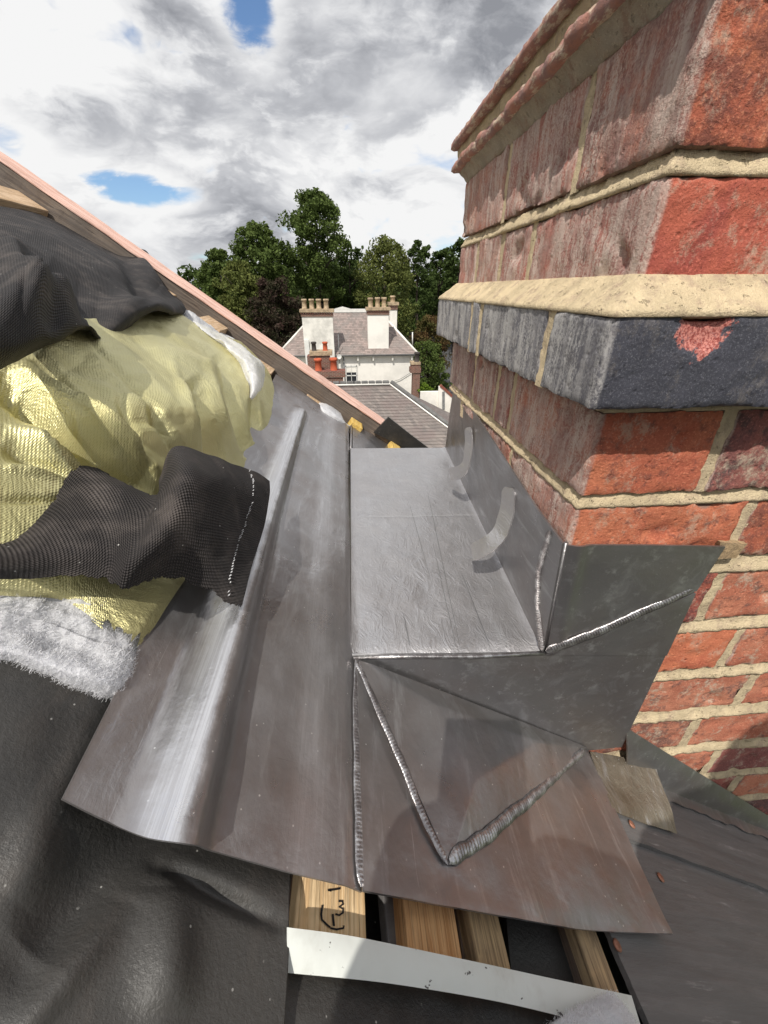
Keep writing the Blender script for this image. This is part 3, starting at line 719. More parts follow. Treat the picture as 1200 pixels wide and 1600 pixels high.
# welded triangular gusset, dished and a little proud of the lower sheet
gA, gB, gC = onR(560, 1034, .010), yf(914, 1169, .003), onR(700, 1352, .009)
def fn_gus(a, b):
    t = gA*(1-a)+gB*a; p = t*(1-b)+gC*b
    e = min(1, 5*min(a*(1-b)+.001, (1-a)*(1-b)+.001, b+.02))
    return p+N*(.009*e+.0016*fb(p, 14, 4, 3)*e)+Vector((0, -.0, 0))
gus = grid('gusset', fn_gus, 70, 60, M['lead_warm'], lead, th=.002, flip=True)
def weld(pts, r, nrm, wob=.15, pitch=.0026):
    """a burned seam: overlapping crescents"""
    P = [Vector(p) for p in pts]; L = sum((P[i+1]-P[i]).length for i in range(len(P)-1))
    n = int(L/pitch*5); V, Fc = [], []; K = 11; nrm = Vector(nrm).normalized()
    for i in range(n+1):
        t = i/n*L; k = 0; q = t
        while k < len(P)-2 and q > (P[k+1]-P[k]).length: q -= (P[k+1]-P[k]).length; k += 1
        d = (P[k+1]-P[k]).normalized(); c = P[k]+d*q; s = nrm.cross(d).normalized()
        rr = (r(i/n) if callable(r) else r)*(1+wob*fb((t, 0, 0), 60, r(0) if callable(r) else r*999, 3))
        side_ = .25*rr*fb((t, 3, 0), 45, 4, 2)
        for j in range(K):
            a = math.pi*j/(K-1); ph = (t/pitch+.55*math.sin(a)*1.3) % 1.0
            rip = 1+.42*(ph-.5)
            if j == 0: rr *= min(1, max(.05, min(i, n-i)/(n*.035))**.5)
            V.append(c+s*(rr*math.cos(a)*(1+.05*rip)+side_)+nrm*(rr*.40*math.sin(a)*rip-.0004)+d*(math.sin(a)*rr*.3))
    for i in range(n):
        for j in range(K-1): f = (i*K+j, i*K+j+1, (i+1)*K+j+1, (i+1)*K+j); Fc.append(f)
    o = mesh('weld_seam', V, Fc, M['weld'], None, True); adopt(lead, o)
    return o
weld([Rp(XL, .285, .006), onR(556, 1120, .006), onR(560, 1250, .006), onR(565, 1385, .006)], lambda t: .0026+.0010*t, N)
weld([onR(556, 1030, .012), onR(590, 1105, .013), onR(625, 1185, .013), onR(668, 1290, .012), onR(700, 1350, .011)], lambda t: .0022+.0008*math.sin(t*3), N+Vector((-.3, 0, 0)))
weld([onR(702, 1345, .012), onR(760, 1306, .013), onR(830, 1248, .013), onR(880, 1200, .013), yf(915, 1171, .008)], lambda t: .0052-.0016*t*t, N+Vector((0, -.4, 0)), pitch=.0036)
weld([fn_up(.15, .99)+Vector((-.0035, 0, 0)), fn_up(.10, .6)+Vector((-.0040, 0, 0)), fn_up(.05, .28)+Vector((-.0035, 0, 0)), fn_up(.004, .01)+Vector((-.003, -.004, .002))], .0034, (-1, -.8, 0.4))
weld([yf(853, 1018, .0065), yf(880, 1008, .0065), yf(950, 981, .0045), yf(1050, 936, .004), yf(1082, 921, .003)], lambda t: .0046-.0012*t, (0, -1, .3))
tube('fold_ridge', [yf(552, 1027, .001), yf(640, 1026, .0015), yf(740, 1026, .0015), yf(851, 1020, .001)], .0022, M['weld'], lead)
tube('fold_ridge', [yf(565, 1038, .003), yf(680, 1082, .003), yf(800, 1128, .003), yf(912, 1168, .003)], [.0012, .0022, .0022, .0016], M['lead_sole'], lead)
tube('fold_ridge', [KT+Vector((.0004, .0006, 0)), KT.lerp(KC, .5)+Vector((.0004, .0006, 0)), KC+Vector((.0004, .0006, 0))], .0021, M['lead_dark'], lead)
# clips hanging off the side upstand, curled forward
def clip(pts, w_, wd, label):
    P = [np.array(p) for p in pts]
    def fn(a, b):
        c = Vector(spl(P, b)); t = (Vector(spl(P, min(1, b+.02)))-Vector(spl(P, max(0, b-.02)))).normalized()
        s = Vector(wd); s = (s-t*s.dot(t)).normalized(); ww = w_*(1 if b > .08 else .55+5.6*b)*(1 if b < .95 else 1-(b-.95)*4)
        return c+s*ww*(a-.5)+Vector((-.0006, 0, 0))*math.sin(b*17+a)
    g = grid('lead_clip', fn, 8, 40, M['lead_sole'], lead, th=.0018); g['label'] = label
    return g
xu = XC-.010
def cp(u, v, x): return onX(u, v, x)
clip([cp(797, 762, .182), cp(793, 795, .180), cp(786, 824, .175), cp(768, 848, .162), cp(738, 864, .145)], .024, (-.25, 1, .0), 'nearer curled lead clip, broad and bent out over the gutter')
clip([cp(733, 668, .184), cp(733, 692, .184), cp(731, 716, .182), cp(722, 736, .176), cp(704, 741, .168)], .022, (-.2, 1, .0), 'farther curled lead clip, hooked at its foot')

# far end: small triangle of lead and the turned fold beyond the sole
tube('fold_ridge', [onR(549, 661, .006), onR(548, 702, .004)], .0025, M['lead'], lead)
prism('end_tab', [onR(551, 664, .004), onR(640, 705, .004), onR(551, 706, .004)], N*-.002, M['lead_dark'], lead)

# flashing that steps down beside the stack, lower right
fl = empty('side_flashing', tuple(Rp(.5, D-.01)), 'older dark lead flashing with a brownish tab running down beside the chimney foot', 'lead flashing')
def fn_fl(a, b):
    top = onY(976+250*a, 1135+156*a, D-.003); bot = Rp(top.x+.018*(1-a), D-.014, .007)
    p = top.lerp(bot, b); return p+Vector((0, -1, .4))*(.002*fb(p, 12, 3, 3)*math.sin(b*math.pi)+.002*math.sin(b*math.pi))
grid('upstand', fn_fl, 60, 22, M['lead_dark'], fl, th=.002, flip=True)
def fn_tab(a, b):
    A_, B_2, C_, D_ = Rp(.285, D-.008, .0125), Rp(.378, D-.005, .034), onR(1057, 1302, .0085), onR(955, 1268, .0068)
    p = bil(A_, B_2, C_, D_, a, b); return p+N*(.0022*fb(p, 18, 5, 4)+.002*math.sin(b*9+a*2)*b)
grid('brown_tab', fn_tab, 36, 40, M['lead_old'], fl, th=.0018, flip=True)['label'] = 'wrinkled brownish lead tab'
def fn_tab2(a, b):
    A_, B_2, C_, D_ = Rp(.36, D-.012, .0078), Rp(.80, D-.012, .0072), Rp(.80, D-.034, .0055), Rp(.39, D-.03, .006)
    p = bil(A_, B_2, C_, D_, a, b); return p+N*(.0010*fb(p, 22, 9, 4))+Vector((0, .006*fb(p, 20, 3, 3)*b, 0))
grid('foot_strip', fn_tab2, 60, 16, M['lead_dark'], fl, th=.0015, flip=True)

# ================================================================== ROOF (the slope we stand over)
roof = empty('open_roof', (0, .5, P0.z), 'stripped roof slope with boards, battens and a long pink topped rafter', 'roof')
# underlay
def pl(x, y, h): return Rp(x, y, h)
prism('underlay', [pl(-2.2, -1.4, -.05), pl(2.2, -1.4, -.05), pl(2.2, 1.22, -.05), pl(-2.2, 1.22, -.05)], N*-.02, M['underfelt'], roof)
# boards along the slope opening under the lead
def board(u0, v0, u1, v1, u2, v2, u3, v3, h, th, m, label=None, nm='board'):
    pts = [onR(u0, v0, h), onR(u1, v1, h), onR(u2, v2, h), onR(u3, v3, h)]
    # carry each board on under the lead and under the strip
    d = Vector((0, 1, 0)); pts = [pts[0]+d*.10, pts[1]+d*.10, pts[2]-d*.05, pts[3]-d*.05]
    o = prism(nm, pts, N*-th, m, roof)
    b = o.modifiers.new('bevel', 'BEVEL'); b.width = .0012; b.segments = 2
    if label: o['label'] = label
    return o
board(470, 1370, 571, 1391, 573, 1467, 458, 1452, -.012, .022, M['pine'], 'fresh pale pine board with black marker writing')
board(590, 1398, 632, 1404, 636, 1480, 612, 1476, -.024, .008, M['slate'], 'dark slate offcut', 'slate_offcut')
board(633, 1405, 713, 1420, 721, 1497, 637, 1486, -.012, .022, M['pine_orange'], 'orange grained pine board')
board(716, 1422, 727, 1424, 748, 1505, 722, 1500, -.026, .02, M['beam_brown'], 'reddish split batten', 'batten')
board(728, 1424, 780, 1430, 798, 1514, 750, 1503, -.014, .022, M['pine_old'], 'weathered board')
board(884, 1440, 902, 1442, 932, 1532, 906, 1526, -.020, .02, M['beam_brown'], 'dark brown board')
board(900, 1442, 932, 1447, 962, 1540, 926, 1532, -.010, .03, M['pine_old'], 'weathered narrow board')
board(455, 1368, 469, 1371, 460, 1454, 449, 1452, -.02, .02, M['beam_brown'], 'splintered dark batten', 'batten')
# marker strokes on the pine board
def stroke(pl_, wpx=3.2):
    V, Fc = [], []
    for i, (u, v) in enumerate(pl_):
        a = pl_[max(0, i-1)]; b = pl_[min(len(pl_)-1, i+1)]; dx, dy = b[0]-a[0], b[1]-a[1]; L = math.hypot(dx, dy) or 1
        nx, ny = -dy/L*wpx/2, dx/L*wpx/2
        V += [onR(u+nx, v+ny, -.0114), onR(u-nx, v-ny, -.0114)]
    for i in range(len(pl_)-1): Fc.append((2*i, 2*i+1, 2*i+3, 2*i+2))
    o = mesh('marker_stroke', V, Fc, M['ink']); adopt(roof, o)
    bpy.context.view_layer.objects.active = o
    return o
for s_ in [[(503, 1372), (512, 1373), (521, 1373)], [(526, 1374), (535, 1376)], [(512, 1391), (522, 1390), (532, 1388)], [(517, 1389), (516, 1393)],
           [(529, 1408), (535, 1408), (536, 1413), (530, 1417), (536, 1420), (536, 1426), (530, 1430), (524, 1428)],
           [(504, 1414), (502, 1428), (503, 1437), (511, 1445), (516, 1449)], [(520, 1428), (521, 1438), (522, 1447)], [(516, 1450), (526, 1452), (537, 1450), (537, 1446)]]:
    stroke(s_)
# white strip
def fn_strip(a, b):
    T = [np.array(p) for p in [(448, 1449, .002), (560, 1466, .003), (720, 1499, .004), (850, 1527, .004), (985, 1556, .003)]]
    Bt = [np.array(p) for p in [(448, 1518, -.004), (600, 1535, .001), (750, 1559, .001), (880, 1588, .0), (1005, 1622, .0)]]
    p, q = spl(T, a), spl(Bt, a); c = p*(1-b)+q*b
    return onR(c[0], c[1], c[2]+.0010*math.sin(b*math.pi)+.0008*math.sin(a*16))
tag(grid('plastic_strip', fn_strip, 60, 8, M['strip'], None, th=.0010, flip=True), 'scuffed white plastic strip lying across the boards at the bottom', 'strip')
# membrane on the near left, folded
def dm(u, v, w0, a, b):
    h = .004*fb(w0, 3.0, 3, 1)+.0006*fb(w0, 20, 5, 2)
    h += crease(u, v, (40, 1500), (330, 1180), 55, -.011)+crease(u, v, (250, 1600), (265, 1380), 45, .009)+crease(u, v, (250, 1350), (430, 1440), 16, -.007)
    h += crease(u, v, (150, 1120), (10, 1420), 40, .005)+crease(u, v, (10, 1640), (200, 1400), 30, .006)
    return h
memb = drape('roof_membrane', [
 [(-120, 960, .006), (40, 970, .006), (160, 1010, .004), (330, 1010, -.012), (460, 1020, -.012)],
 [(-120, 1120, .006), (40, 1120, .006), (130, 1150, -.002), (300, 1160, -.014), (462, 1160, -.014)],
 [(-120, 1280, .004), (20, 1280, .004), (110, 1300, -.003), (300, 1310, -.008), (458, 1320, -.012)],
 [(-120, 1420, .0), (20, 1420, .0), (170, 1410, -.002), (320, 1400, -.001), (452, 1400, -.002)],
 [(-120, 1540, .0), (20, 1540, .002), (170, 1530, .003), (320, 1520, .002), (450, 1500, .001)],
 [(-120, 1720, .0), (20, 1720, .002), (170, 1720, .003), (320, 1720, .003), (436, 1720, .001)]], 130, 150, M['membrane'], None, dm, th=.0015)
tag(memb, 'dusty black rubbery membrane spread over the slope at the bottom left', 'roofing membrane')
memb2 = drape('roof_membrane', [
 [(425, 1490, -.012), (600, 1505, -.012), (800, 1535, -.012), (1020, 1570, -.012)],
 [(425, 1560, -.006), (600, 1570, -.006), (800, 1590, -.008), (1040, 1620, -.008)],
 [(420, 1740, -.006), (600, 1740, -.006), (800, 1740, -.006), (1100, 1740, -.008)]], 60, 30, M['underfelt'], None, lambda u, v, w0, a, b: .003*fb(w0, 14, 2, 3))
tag(memb2, 'strip of black membrane below the white plastic strip', 'roofing membrane')
wl0 = prism('felt_patch', [onR(790, 1425, -.028), onR(890, 1436, -.028), onR(915, 1540, -.028), onR(800, 1530, -.028)], N*-.004, M['membrane'], roof)

# rafter / verge timber at the far side
YR = 1.13
ta, tb = onY(-30, 232, YR), onY(640, 690, YR)
ra = onY(-260, 73.5, YR); rb = onY(606, 670.5, YR); rb2 = onY(720, 749, YR)
dS = (rb-ra).normalized(); nS = Vector((-dS.z, 0, dS.x)); nS = nS if nS.z > 0 else -nS
ra = ra-dS*.6
def lineY(u0, v0, u1, v1, y): return onY(u0, v0, y), onY(u1, v1, y)
def slab(name, a, b, up_, dn, y0, y1, m, tilt=0.0):
    pts = [a+nS*up_, b+nS*up_, b-nS*dn, a-nS*dn]
    pts = [Vector((p.x, y0, p.z)) for p in pts]
    V = pts+[Vector((p.x, y1, p.z))+(nS*tilt if i < 2 else Vector()) for i, p in enumerate(pts)]
    nseg = 90; VV, FF = [], []
    ring = [V[0], V[4], V[7], V[3]]; ring2 = [V[1], V[5], V[6], V[2]]
    for i in range(nseg+1):
        for k in range(4):
            p = ring[k].lerp(ring2[k], i/nseg); VV.append(p+Vector((0, -1, 0))*.0022*fb(p+Vector((0, k, 0)), 16, 3, 3)+nS*.0016*fb(p+Vector((0, 0, k)), 20, 6, 3))
    for i in range(nseg):
        for k in range(4): FF.append((i*4+k, i*4+(k+1) % 4, (i+1)*4+(k+1) % 4, (i+1)*4+k))
    FF += [(0, 1, 2, 3), tuple(nseg*4+k for k in (3, 2, 1, 0))]
    o = mesh(name, VV, FF, m); adopt(roof, o)
    bm = bmesh.new(); bm.from_mesh(o.data); bmesh.ops.recalc_face_normals(bm, faces=bm.faces); bm.to_mesh(o.data); bm.free()
    bv = o.modifiers.new('bevel', 'BEVEL'); bv.width = .002; bv.segments = 2
    return o
g0, g1 = onY(0, 253, YR), onY(456, 568, YR)
dS = (g1-g0).normalized(); nS = Vector((-dS.z, 0, dS.x)); nS = nS if nS.z > 0 else -nS
e0 = g0-dS*1.2; e1 = g0+dS*((onY(600, 668, YR)-g0).dot(dS)); e2 = e1+dS*.25
slab('rafter', e0, e2, 0, .10, YR, YR+.05, M['rafter_grey'])['label'] = 'rough weathered grey rafter'
slab('capping_timber', e0, e1, .004, -.0002, YR-.003, YR+.055, M['rafter_pink'], tilt=.006)['label'] = 'pinkish planed timber along the top of the rafter'
slab('capping_timber', e1+dS*.002, e2, .002, -.0002, YR+.035, YR+.065, M['rafter_pink'], tilt=.006)['label'] = 'last length of pinkish timber beyond the felt patch'
# felt off-cut wrapped over the rafter foot
prism('felt_offcut', [onY(607, 652, YR-.012), onY(640, 678, YR-.012), onY(685, 712, YR-.012), onY(655, 712, YR-.012), onY(584, 676, YR-.012)], (0, .008, 0), M['membrane'], roof)
# batten ends reaching to the rafter
def batten(u, v, lx=.052, th=.024, ln=.3, m='batten_end', nm='batten', lab=None, y1=YR-.004):
    c = onY(u, v, y1); o = prism(nm, [c-SL*lx, c, c-N*th, c-SL*lx-N*th], (0, -ln, 0), M[m], roof)
    bv = o.modifiers.new('bevel', 'BEVEL'); bv.width = .0015; bv.segments = 2
    if lab: o['label'] = lab
    return o
batten(77, 330, lx=.060, ln=.35)
batten(277, 462, lx=.05, ln=.12)
batten(357, 513, lx=.052, ln=.075)
batten(430, 577, lx=.045, ln=.06)
batten(505, 631, lx=.05, ln=.05)
batten(566, 662, lx=.036, ln=.05, m='foam_yellow', nm='batten_stub', lab='chipped yellow batten stub')
batten(625, 697, lx=.034, ln=.06, m='foam_yellow', nm='batten_stub', lab='broken yellow batten stub')

# ================================================================== SLATES at right
def slate(pts, h0, h1, lab, cat=None, th=.005):
    # h grows towards the head so courses ride on each other
    q = [onR(u, v, h) for (u, v), h in zip(pts, (h0, h1, h1, h0))]
    def fn(a, b):
        p = bil(q[0], q[1], q[2], q[3], a, b)
        e = .0010*fb(p, 60, 4, 3); s = 1 if (a in (0, 1) or b in (0, 1)) else 0
        return p+N*(.0009*fb((p.x*.4, p.y*3, p.z*.4), 16, 2, 4))+(Vector((e, e, 0)) if s else Vector())
    o = grid('slate', fn, 60, 40, M['slate'], roof, th=th, off=-1)
    if o.data.polygons[0].normal.z < 0: o.data.flip_normals()
    o['label'] = lab; return o
slate([(900, 1280), (975, 1170), (1330, 1345), (1330, 1437)], .0040, .0040, 'upper slate tucked under the flashing, scratched pale')
slate([(1075, 1735), (868, 1266), (1330, 1426), (1900, 1950)], -.0016, -.0016, 'large dark slate with copper nails running off the bottom right corner')
for (u, v) in [(987, 1288), (1032, 1371), (964, 1477)]:
    c = onR(u, v, .0052 if v < 1300 else -.0002)
    V, Fc = [], []
    for (r, z) in [(.0040, -.0004), (.0044, .0006), (.0036, .0012), (.0013, .0014)]:
        for k in range(14):
            a = 2*math.pi*k/14; q = c+Vector((0, 1, 0))*(r*math.cos(a))+SL*(r*math.sin(a))+N*z; V.append(q)
    for i in range(3):
        for k in range(14): Fc.append((i*14+k, i*14+(k+1) % 14, (i+1)*14+(k+1) % 14, (i+1)*14+k))
    Fc.append(tuple(42+k for k in range(14)))
    adopt(roof, mesh('copper_nail', V, Fc, M['copper'], None, True))

# ================================================================== INSULATION, FELTS
def d_foil(u, v, w0, a, b):
    h = .004*fb(w0, 4, 2, 2)-.0030*abs(fb((w0.x*1.6, w0.y*.8, w0.z), 7, 6, 2))+.0010*abs(fb(w0, 26, 4, 3))
    h0 = h; h = 0
    h += fold(u, v, (20, 612), (245, 775), 14, -.034)+fold(u, v, (0, 580), (240, 735), 12, .022)+fold(u, v, (90, 690), (240, 765), 5, .012)
    h += fold(u, v, (125, 512), (300, 700), 4, -.004)+fold(u, v, (150, 500), (330, 690), 7, .004)
    h += fold(u, v, (0, 690), (140, 738), 12, -.010)+fold(u, v, (0, 665), (150, 712), 10, .006)
    h += fold(u, v, (0, 780), (120, 776), 4, -.004)+fold(u, v, (0, 730), (120, 742), 5, .004)
    h += fold(u, v, (308, 600), (340, 725), 8, -.022)+fold(u, v, (345, 560), (388, 700), 6, -.016)+fold(u, v, (285, 600), (318, 705), 6, .008)+fold(u, v, (240, 640), (300, 720), 6, -.016)+fold(u, v, (392, 590), (402, 680), 4, -.014)
    h += fold(u, v, (365, 560), (412, 660), 5, .009)+fold(u, v, (326, 570), (366, 695), 5, .008)
    h += fold(u, v, (250, 540), (360, 580), 6, .004)+fold(u, v, (230, 500), (330, 560), 8, -.005)
    h += fold(u, v, (122, 512), (20, 600), 20, .008)+fold(u, v, (60, 560), (200, 700), 10, .005)
    for (a_, b_, w_, m_) in [((250, 500), (420, 640), 5, .004), ((190, 510), (300, 600), 4, -.003), ((60, 575), (260, 640), 6, .004), ((90, 640), (290, 660), 6, -.004), ((0, 640), (230, 650), 5, .003), ((180, 600), (240, 760), 5, -.004), ((330, 520), (400, 600), 4, .004), ((270, 560), (300, 640), 4, .003)]:
        h += fold(u, v, a_, b_, w_, m_)
    return h0*1.5+h*1.25
foil = drape('insulation_foil', [
 [(-60, 500, .05), (40, 505, .06), (125, 500, .075), (200, 492, .06), (262, 484, .05), (312, 508, .035), (376, 536, .02)],
 [(-60, 590, .07), (40, 572, .075), (125, 545, .08), (215, 535, .08), (300, 545, .075), (365, 565, .05), (424, 588, .01)],
 [(-60, 680, .07), (40, 660, .07), (125, 640, .08), (215, 630, .09), (300, 635, .085), (370, 645, .05), (424, 648, .008)],
 [(-60, 760, .06), (40, 750, .06), (120, 740, .06), (200, 745, .055), (275, 740, .05), (340, 735, .03), (386, 728, .008)],
 [(-60, 850, .045), (30, 850, .045), (100, 850, .045), (180, 850, .04), (250, 850, .03), (305, 840, .02), (340, 830, .012)],
 [(-60, 910, .030), (20, 910, .030), (100, 915, .030), (160, 925, .028), (205, 940, .024), (240, 945, .020), (266, 940, .012)],
 [(-60, 930, .02), (20, 930, .02), (100, 935, .02), (162, 985, .022), (190, 990, .020), (205, 1015, .016), (216, 1022, .010)]],
 170, 190, M['foil'], None, d_foil,
 keep=lambda a, b, p: not (b > .93 and a < .48+.05*math.sin(b*400)) and not (b > .965-.05*abs(math.sin(a*31+.6))*(1 if a > .5 else 0) and fb(p, 60, 3, 2) > -.1))
tag(foil, 'crumpled pale gold foil insulation blanket on the slope left of the lead', 'insulation')
def fluff(name, rows, nu, nv, n, label, amp=.006, ln=.007, disp=None, keep=None, patch=None):
    root = drape(name, rows, nu, nv, M['wool'], None, lambda u, v, w0, a, b: amp*.8*fb(w0, 30, 3, 3)+.25*amp*fb(w0, 130, 3, 3)+(disp(u, v) if disp else 0)-(.012 if min(a, 1-a, b, 1-b) < .02 else 0), keep=keep)
    me = root.data; V, Fc = [], []
    used = [p for p in me.polygons]
    for _ in range(n):
        p = random.choice(used); c = Vector(p.center)+Vector((random.uniform(-1, 1), random.uniform(-1, 1), random.uniform(-1, 1)))*.0015
        d = (Vector(p.normal)*random.uniform(.1, .7)+Vector((random.gauss(0, 1), random.gauss(0, 1), random.gauss(0, .7)))*.7).normalized()*random.uniform(.3, 1)*ln*.5
        s = d.cross(Vector((random.random(), random.random(), random.random()))).normalized()*.00012
        k = len(V); mid_ = c+d*.5+Vector((random.gauss(0, 1), random.gauss(0, 1), random.gauss(0, 1)))*ln*.12
        V += [c-s, c+s, mid_+s, mid_-s, c+d]; Fc += [(k, k+1, k+2, k+3), (k+3, k+2, k+4)]
    f = mesh('wool_fibres', V, Fc, M['wool']); f['kind'] = 'stuff'; f.parent = root
    tag(root, label, 'wool'); return root
fluff('insulation_wool', [
 [(-60, 870, .020), (20, 880, .022), (90, 885, .022), (150, 900, .020), (200, 935, .014), (232, 950, .004)],
 [(-60, 930, .026), (20, 935, .024), (90, 945, .022), (150, 965, .022), (195, 985, .018), (222, 1000, .008)],
 [(-60, 985, .016), (20, 985, .014), (80, 1000, .012), (140, 1022, .016), (185, 1035, .018), (212, 1040, .008)],
 [(-60, 1010, .020), (20, 1020, .020), (70, 1040, .020), (120, 1058, .020), (160, 1070, .018), (190, 1078, .010)],
 [(-60, 1035, -.004), (20, 1045, -.004), (60, 1055, -.004), (110, 1075, -.004), (150, 1085, -.006), (186, 1090, -.006)]],
 150, 110, 16000, 'torn white wool layer sticking out under the black woven felt at left', disp=lambda u, v: -.004 if 935 < v+.32*u*-1+35 < 985 else 0)
fluff('insulation_wool', [
 [(286, 482, .02), (300, 484, .03), (320, 500, .03), (350, 520, .01)],
 [(290, 495, .035), (320, 515, .045), (350, 535, .04), (385, 545, .03)],
 [(335, 530, .04), (362, 545, .06), (392, 556, .055), (412, 570, .03)],
 [(370, 560, .05), (388, 575, .066), (404, 590, .062), (412, 600, .03)],
 [(392, 600, .05), (397, 612, .055), (402, 612, .05), (405, 610, .03)]], 50, 60, 3000, 'white wool bulging out past the far edge of the gold foil', amp=.005, ln=.006)
fluff('insulation_wool', [
 [(498, 628, .004), (515, 632, .008), (530, 640, .004)],
 [(504, 640, .010), (524, 648, .014), (540, 660, .004)],
 [(520, 655, .004), (535, 662, .004), (552, 668, .002)]], 24, 20, 700, 'small tuft of white wool beside the yellow batten stub', amp=.003, ln=.005)
fluff('insulation_wool', [
 [(918, 1572, .0), (962, 1552, .006), (988, 1572, .0)],
 [(868, 1602, .008), (945, 1580, .022), (1004, 1605, .008)],
 [(850, 1660, .006), (950, 1660, .016), (1040, 1670, .004)]], 80, 70, 9000, 'scrap of white wool at the bottom edge below the plastic strip', amp=.006, ln=.006)
# dark torn woven felt lying over the foil, curled up in the middle
def d_felt(u, v, w0, a, b):
    h = .003*fb(w0, 9, 2, 3)+.0015*fb(w0, 30, 5, 2)
    return h
def felt_keep(a, b, p):
    if b > .955+.035*fb((a*9, 0, 0), 3, 2, 3): return False
    if a < .5 and b < .02+.05*abs(fb((a*20, 1, 0), 3, 2, 2)): return False
    return True
felt1 = drape('woven_felt', [
 [(-70, 865, .050), (20, 842, .052), (75, 790, .058), (128, 722, .062), (236, 770, .062), (250, 745, .072), (272, 697, .094), (330, 712, .088), (385, 732, .068), (421, 752, .050)],
 [(-70, 872, .052), (30, 850, .056), (95, 800, .062), (150, 765, .066), (232, 790, .068), (252, 765, .082), (285, 735, .104), (332, 748, .098), (385, 765, .072), (420, 782, .048)],
 [(-70, 885, .052), (40, 865, .058), (110, 830, .064), (165, 812, .068), (215, 835, .072), (240, 812, .080), (282, 792, .094), (335, 800, .084), (380, 815, .060), (410, 832, .040)],
 [(-70, 895, .045), (45, 885, .054), (120, 868, .062), (170, 862, .066), (200, 880, .070), (232, 865, .076), (272, 850, .076), (325, 862, .066), (365, 875, .052), (393, 885, .042)],
 [(-70, 905, .034), (45, 905, .042), (120, 905, .050), (165, 915, .052), (190, 925, .054), (222, 918, .050), (262, 908, .046), (310, 925, .040), (350, 945, .034), (375, 960, .030)]],
 170, 130, M['felt'], None, d_felt, felt_keep, th=.0012)
tag(felt1, 'torn dark woven felt curled up over the foil and the lead edge', 'roofing felt')
# stitched row on the curled flap
PAf = drape.last; V, Fc = [], []
for j in range(2, 121, 2):
    if random.random() < .2: continue
    c_ = 153+int(3*math.sin(j*.05)); p = Vector(PAf[j, c_])+N*.0011+Vector((0, -.0006, 0)); q = Vector(PAf[j+1, c_])+N*.0011+Vector((0, -.0006, 0)); s_ = Vector((.0007, .0003, .0003))*random.uniform(.5, 1.3); p += s_*random.uniform(-1, 1)
    i = len(V); V += [p-s_, p+s_, q+s_, q-s_, (p+q)/2+N*.0009]; Fc += [(i, i+1, i+4), (i+1, i+2, i+4), (i+2, i+3, i+4), (i+3, i, i+4)]
st = mesh('stitching', V, Fc, M['wool'])
st.parent = felt1; st['kind'] = 'stuff'
# upper heap of felt
def d_heap(u, v, w0, a, b):
    h = .010*fb(w0, 4, 2, 3)+.003*fb(w0, 14, 5, 3)
    h += crease(u, v, (60, 420), (215, 520), 24, -.035)+crease(u, v, (0, 385), (55, 470), 24, .02)
    h += crease(u, v, (25, 470), (130, 470), 30, .035)+crease(u, v, (150, 480), (290, 490), 18, .020)
    h += crease(u, v, (60, 350), (240, 470), 18, .012)+crease(u, v, (190, 400), (230, 480), 12, -.016)+crease(u, v, (215, 392), (250, 455), 10, .016)
    h += crease(u, v, (40, 400), (90, 520), 16, -.015); h *= min(1, b*3.2+.1)+crease(u, v, (120, 500), (150, 560), 10, .012)+crease(u, v, (0, 440), (20, 540), 14, .02)
    return h
heap = drape('woven_felt', [
 [(-80, 310, .02), (0, 322, .02), (60, 334, .02), (120, 362, .02), (180, 392, .025), (222, 389, .05), (236, 402, .045), (246, 420, .035)],
 [(-80, 360, .07), (0, 365, .07), (60, 375, .07), (125, 400, .06), (180, 418, .055), (225, 425, .055), (245, 438, .04), (258, 452, .02)],
 [(-80, 420, .11), (0, 425, .11), (60, 430, .10), (130, 445, .08), (185, 455, .07), (230, 458, .06), (258, 466, .045), (278, 474, .02)],
 [(-80, 490, .13), (0, 490, .13), (60, 485, .12), (130, 485, .10), (190, 485, .09), (235, 482, .07), (270, 482, .06), (288, 484, .03)],
 [(-80, 560, .12), (0, 548, .12), (60, 530, .12), (120, 512, .11), (180, 500, .095), (232, 492, .078), (268, 492, .065), (287, 493, .04)],
 [(-80, 610, .10), (0, 578, .10), (45, 556, .095), (95, 532, .095), (150, 514, .085), (215, 500, .074), (255, 496, .062), (284, 497, .035)]],
 150, 130, M['felt_far'], None, d_heap, th=.0015)
tag(heap, 'heap of dark woven felt bunched up above the gold foil under the rafter', 'roofing felt')
# small black liner gap behind the lead's left edge
# ================================================================== BACKGROUND
GZ = -10.0
def m_ground():
    m, t, b = mat('grass_ground'); p = pos(t)
    c = t.mix(t.sstep(t.noise(p, .12, 6, .6), .4, .6), (.045, .065, .02), (.075, .075, .035))
    setb(t, b, color=c, rough=.95, normal=bump(t, t.noise(p, 3, 4), .1, 1)); return m
M['ground'] = m_ground()
M['asphalt'] = m_plain('asphalt', (.085, .085, .088), .9, var=.15, scale=.6, bmp=.01, bs=20)
M['white_wall'] = m_plain('white_render', (.90, .865, .80), .85, var=.07, scale=.7, bmp=.01, bs=6)
M['white_trim'] = m_plain('white_paint', (.78, .77, .73), .6, var=.05)
M['dirty_white'] = m_plain('stained_render', (.86, .83, .76), .85, var=.14, scale=1.2, bmp=.01, bs=6)
M['pot_buff'] = m_plain('buff_clay_pot', (.50, .38, .25), .8, var=.22, scale=5)
M['pot_red'] = m_plain('terracotta_pot', (.50, .11, .05), .75, var=.15, scale=4)
M['pot_dark'] = m_plain('sooty_pot', (.07, .06, .055), .8)
M['glass'] = m_plain('window_glass', (.03, .035, .04), .08, spec=.8)
M['grey_slate_trim'] = m_plain('lead_grey_trim', (.16, .155, .15), .6)
M['coping'] = m_plain('red_coping', (.28, .10, .07), .85)
M['pipe'] = m_plain('grey_pipe', (.25, .25, .25), .5)
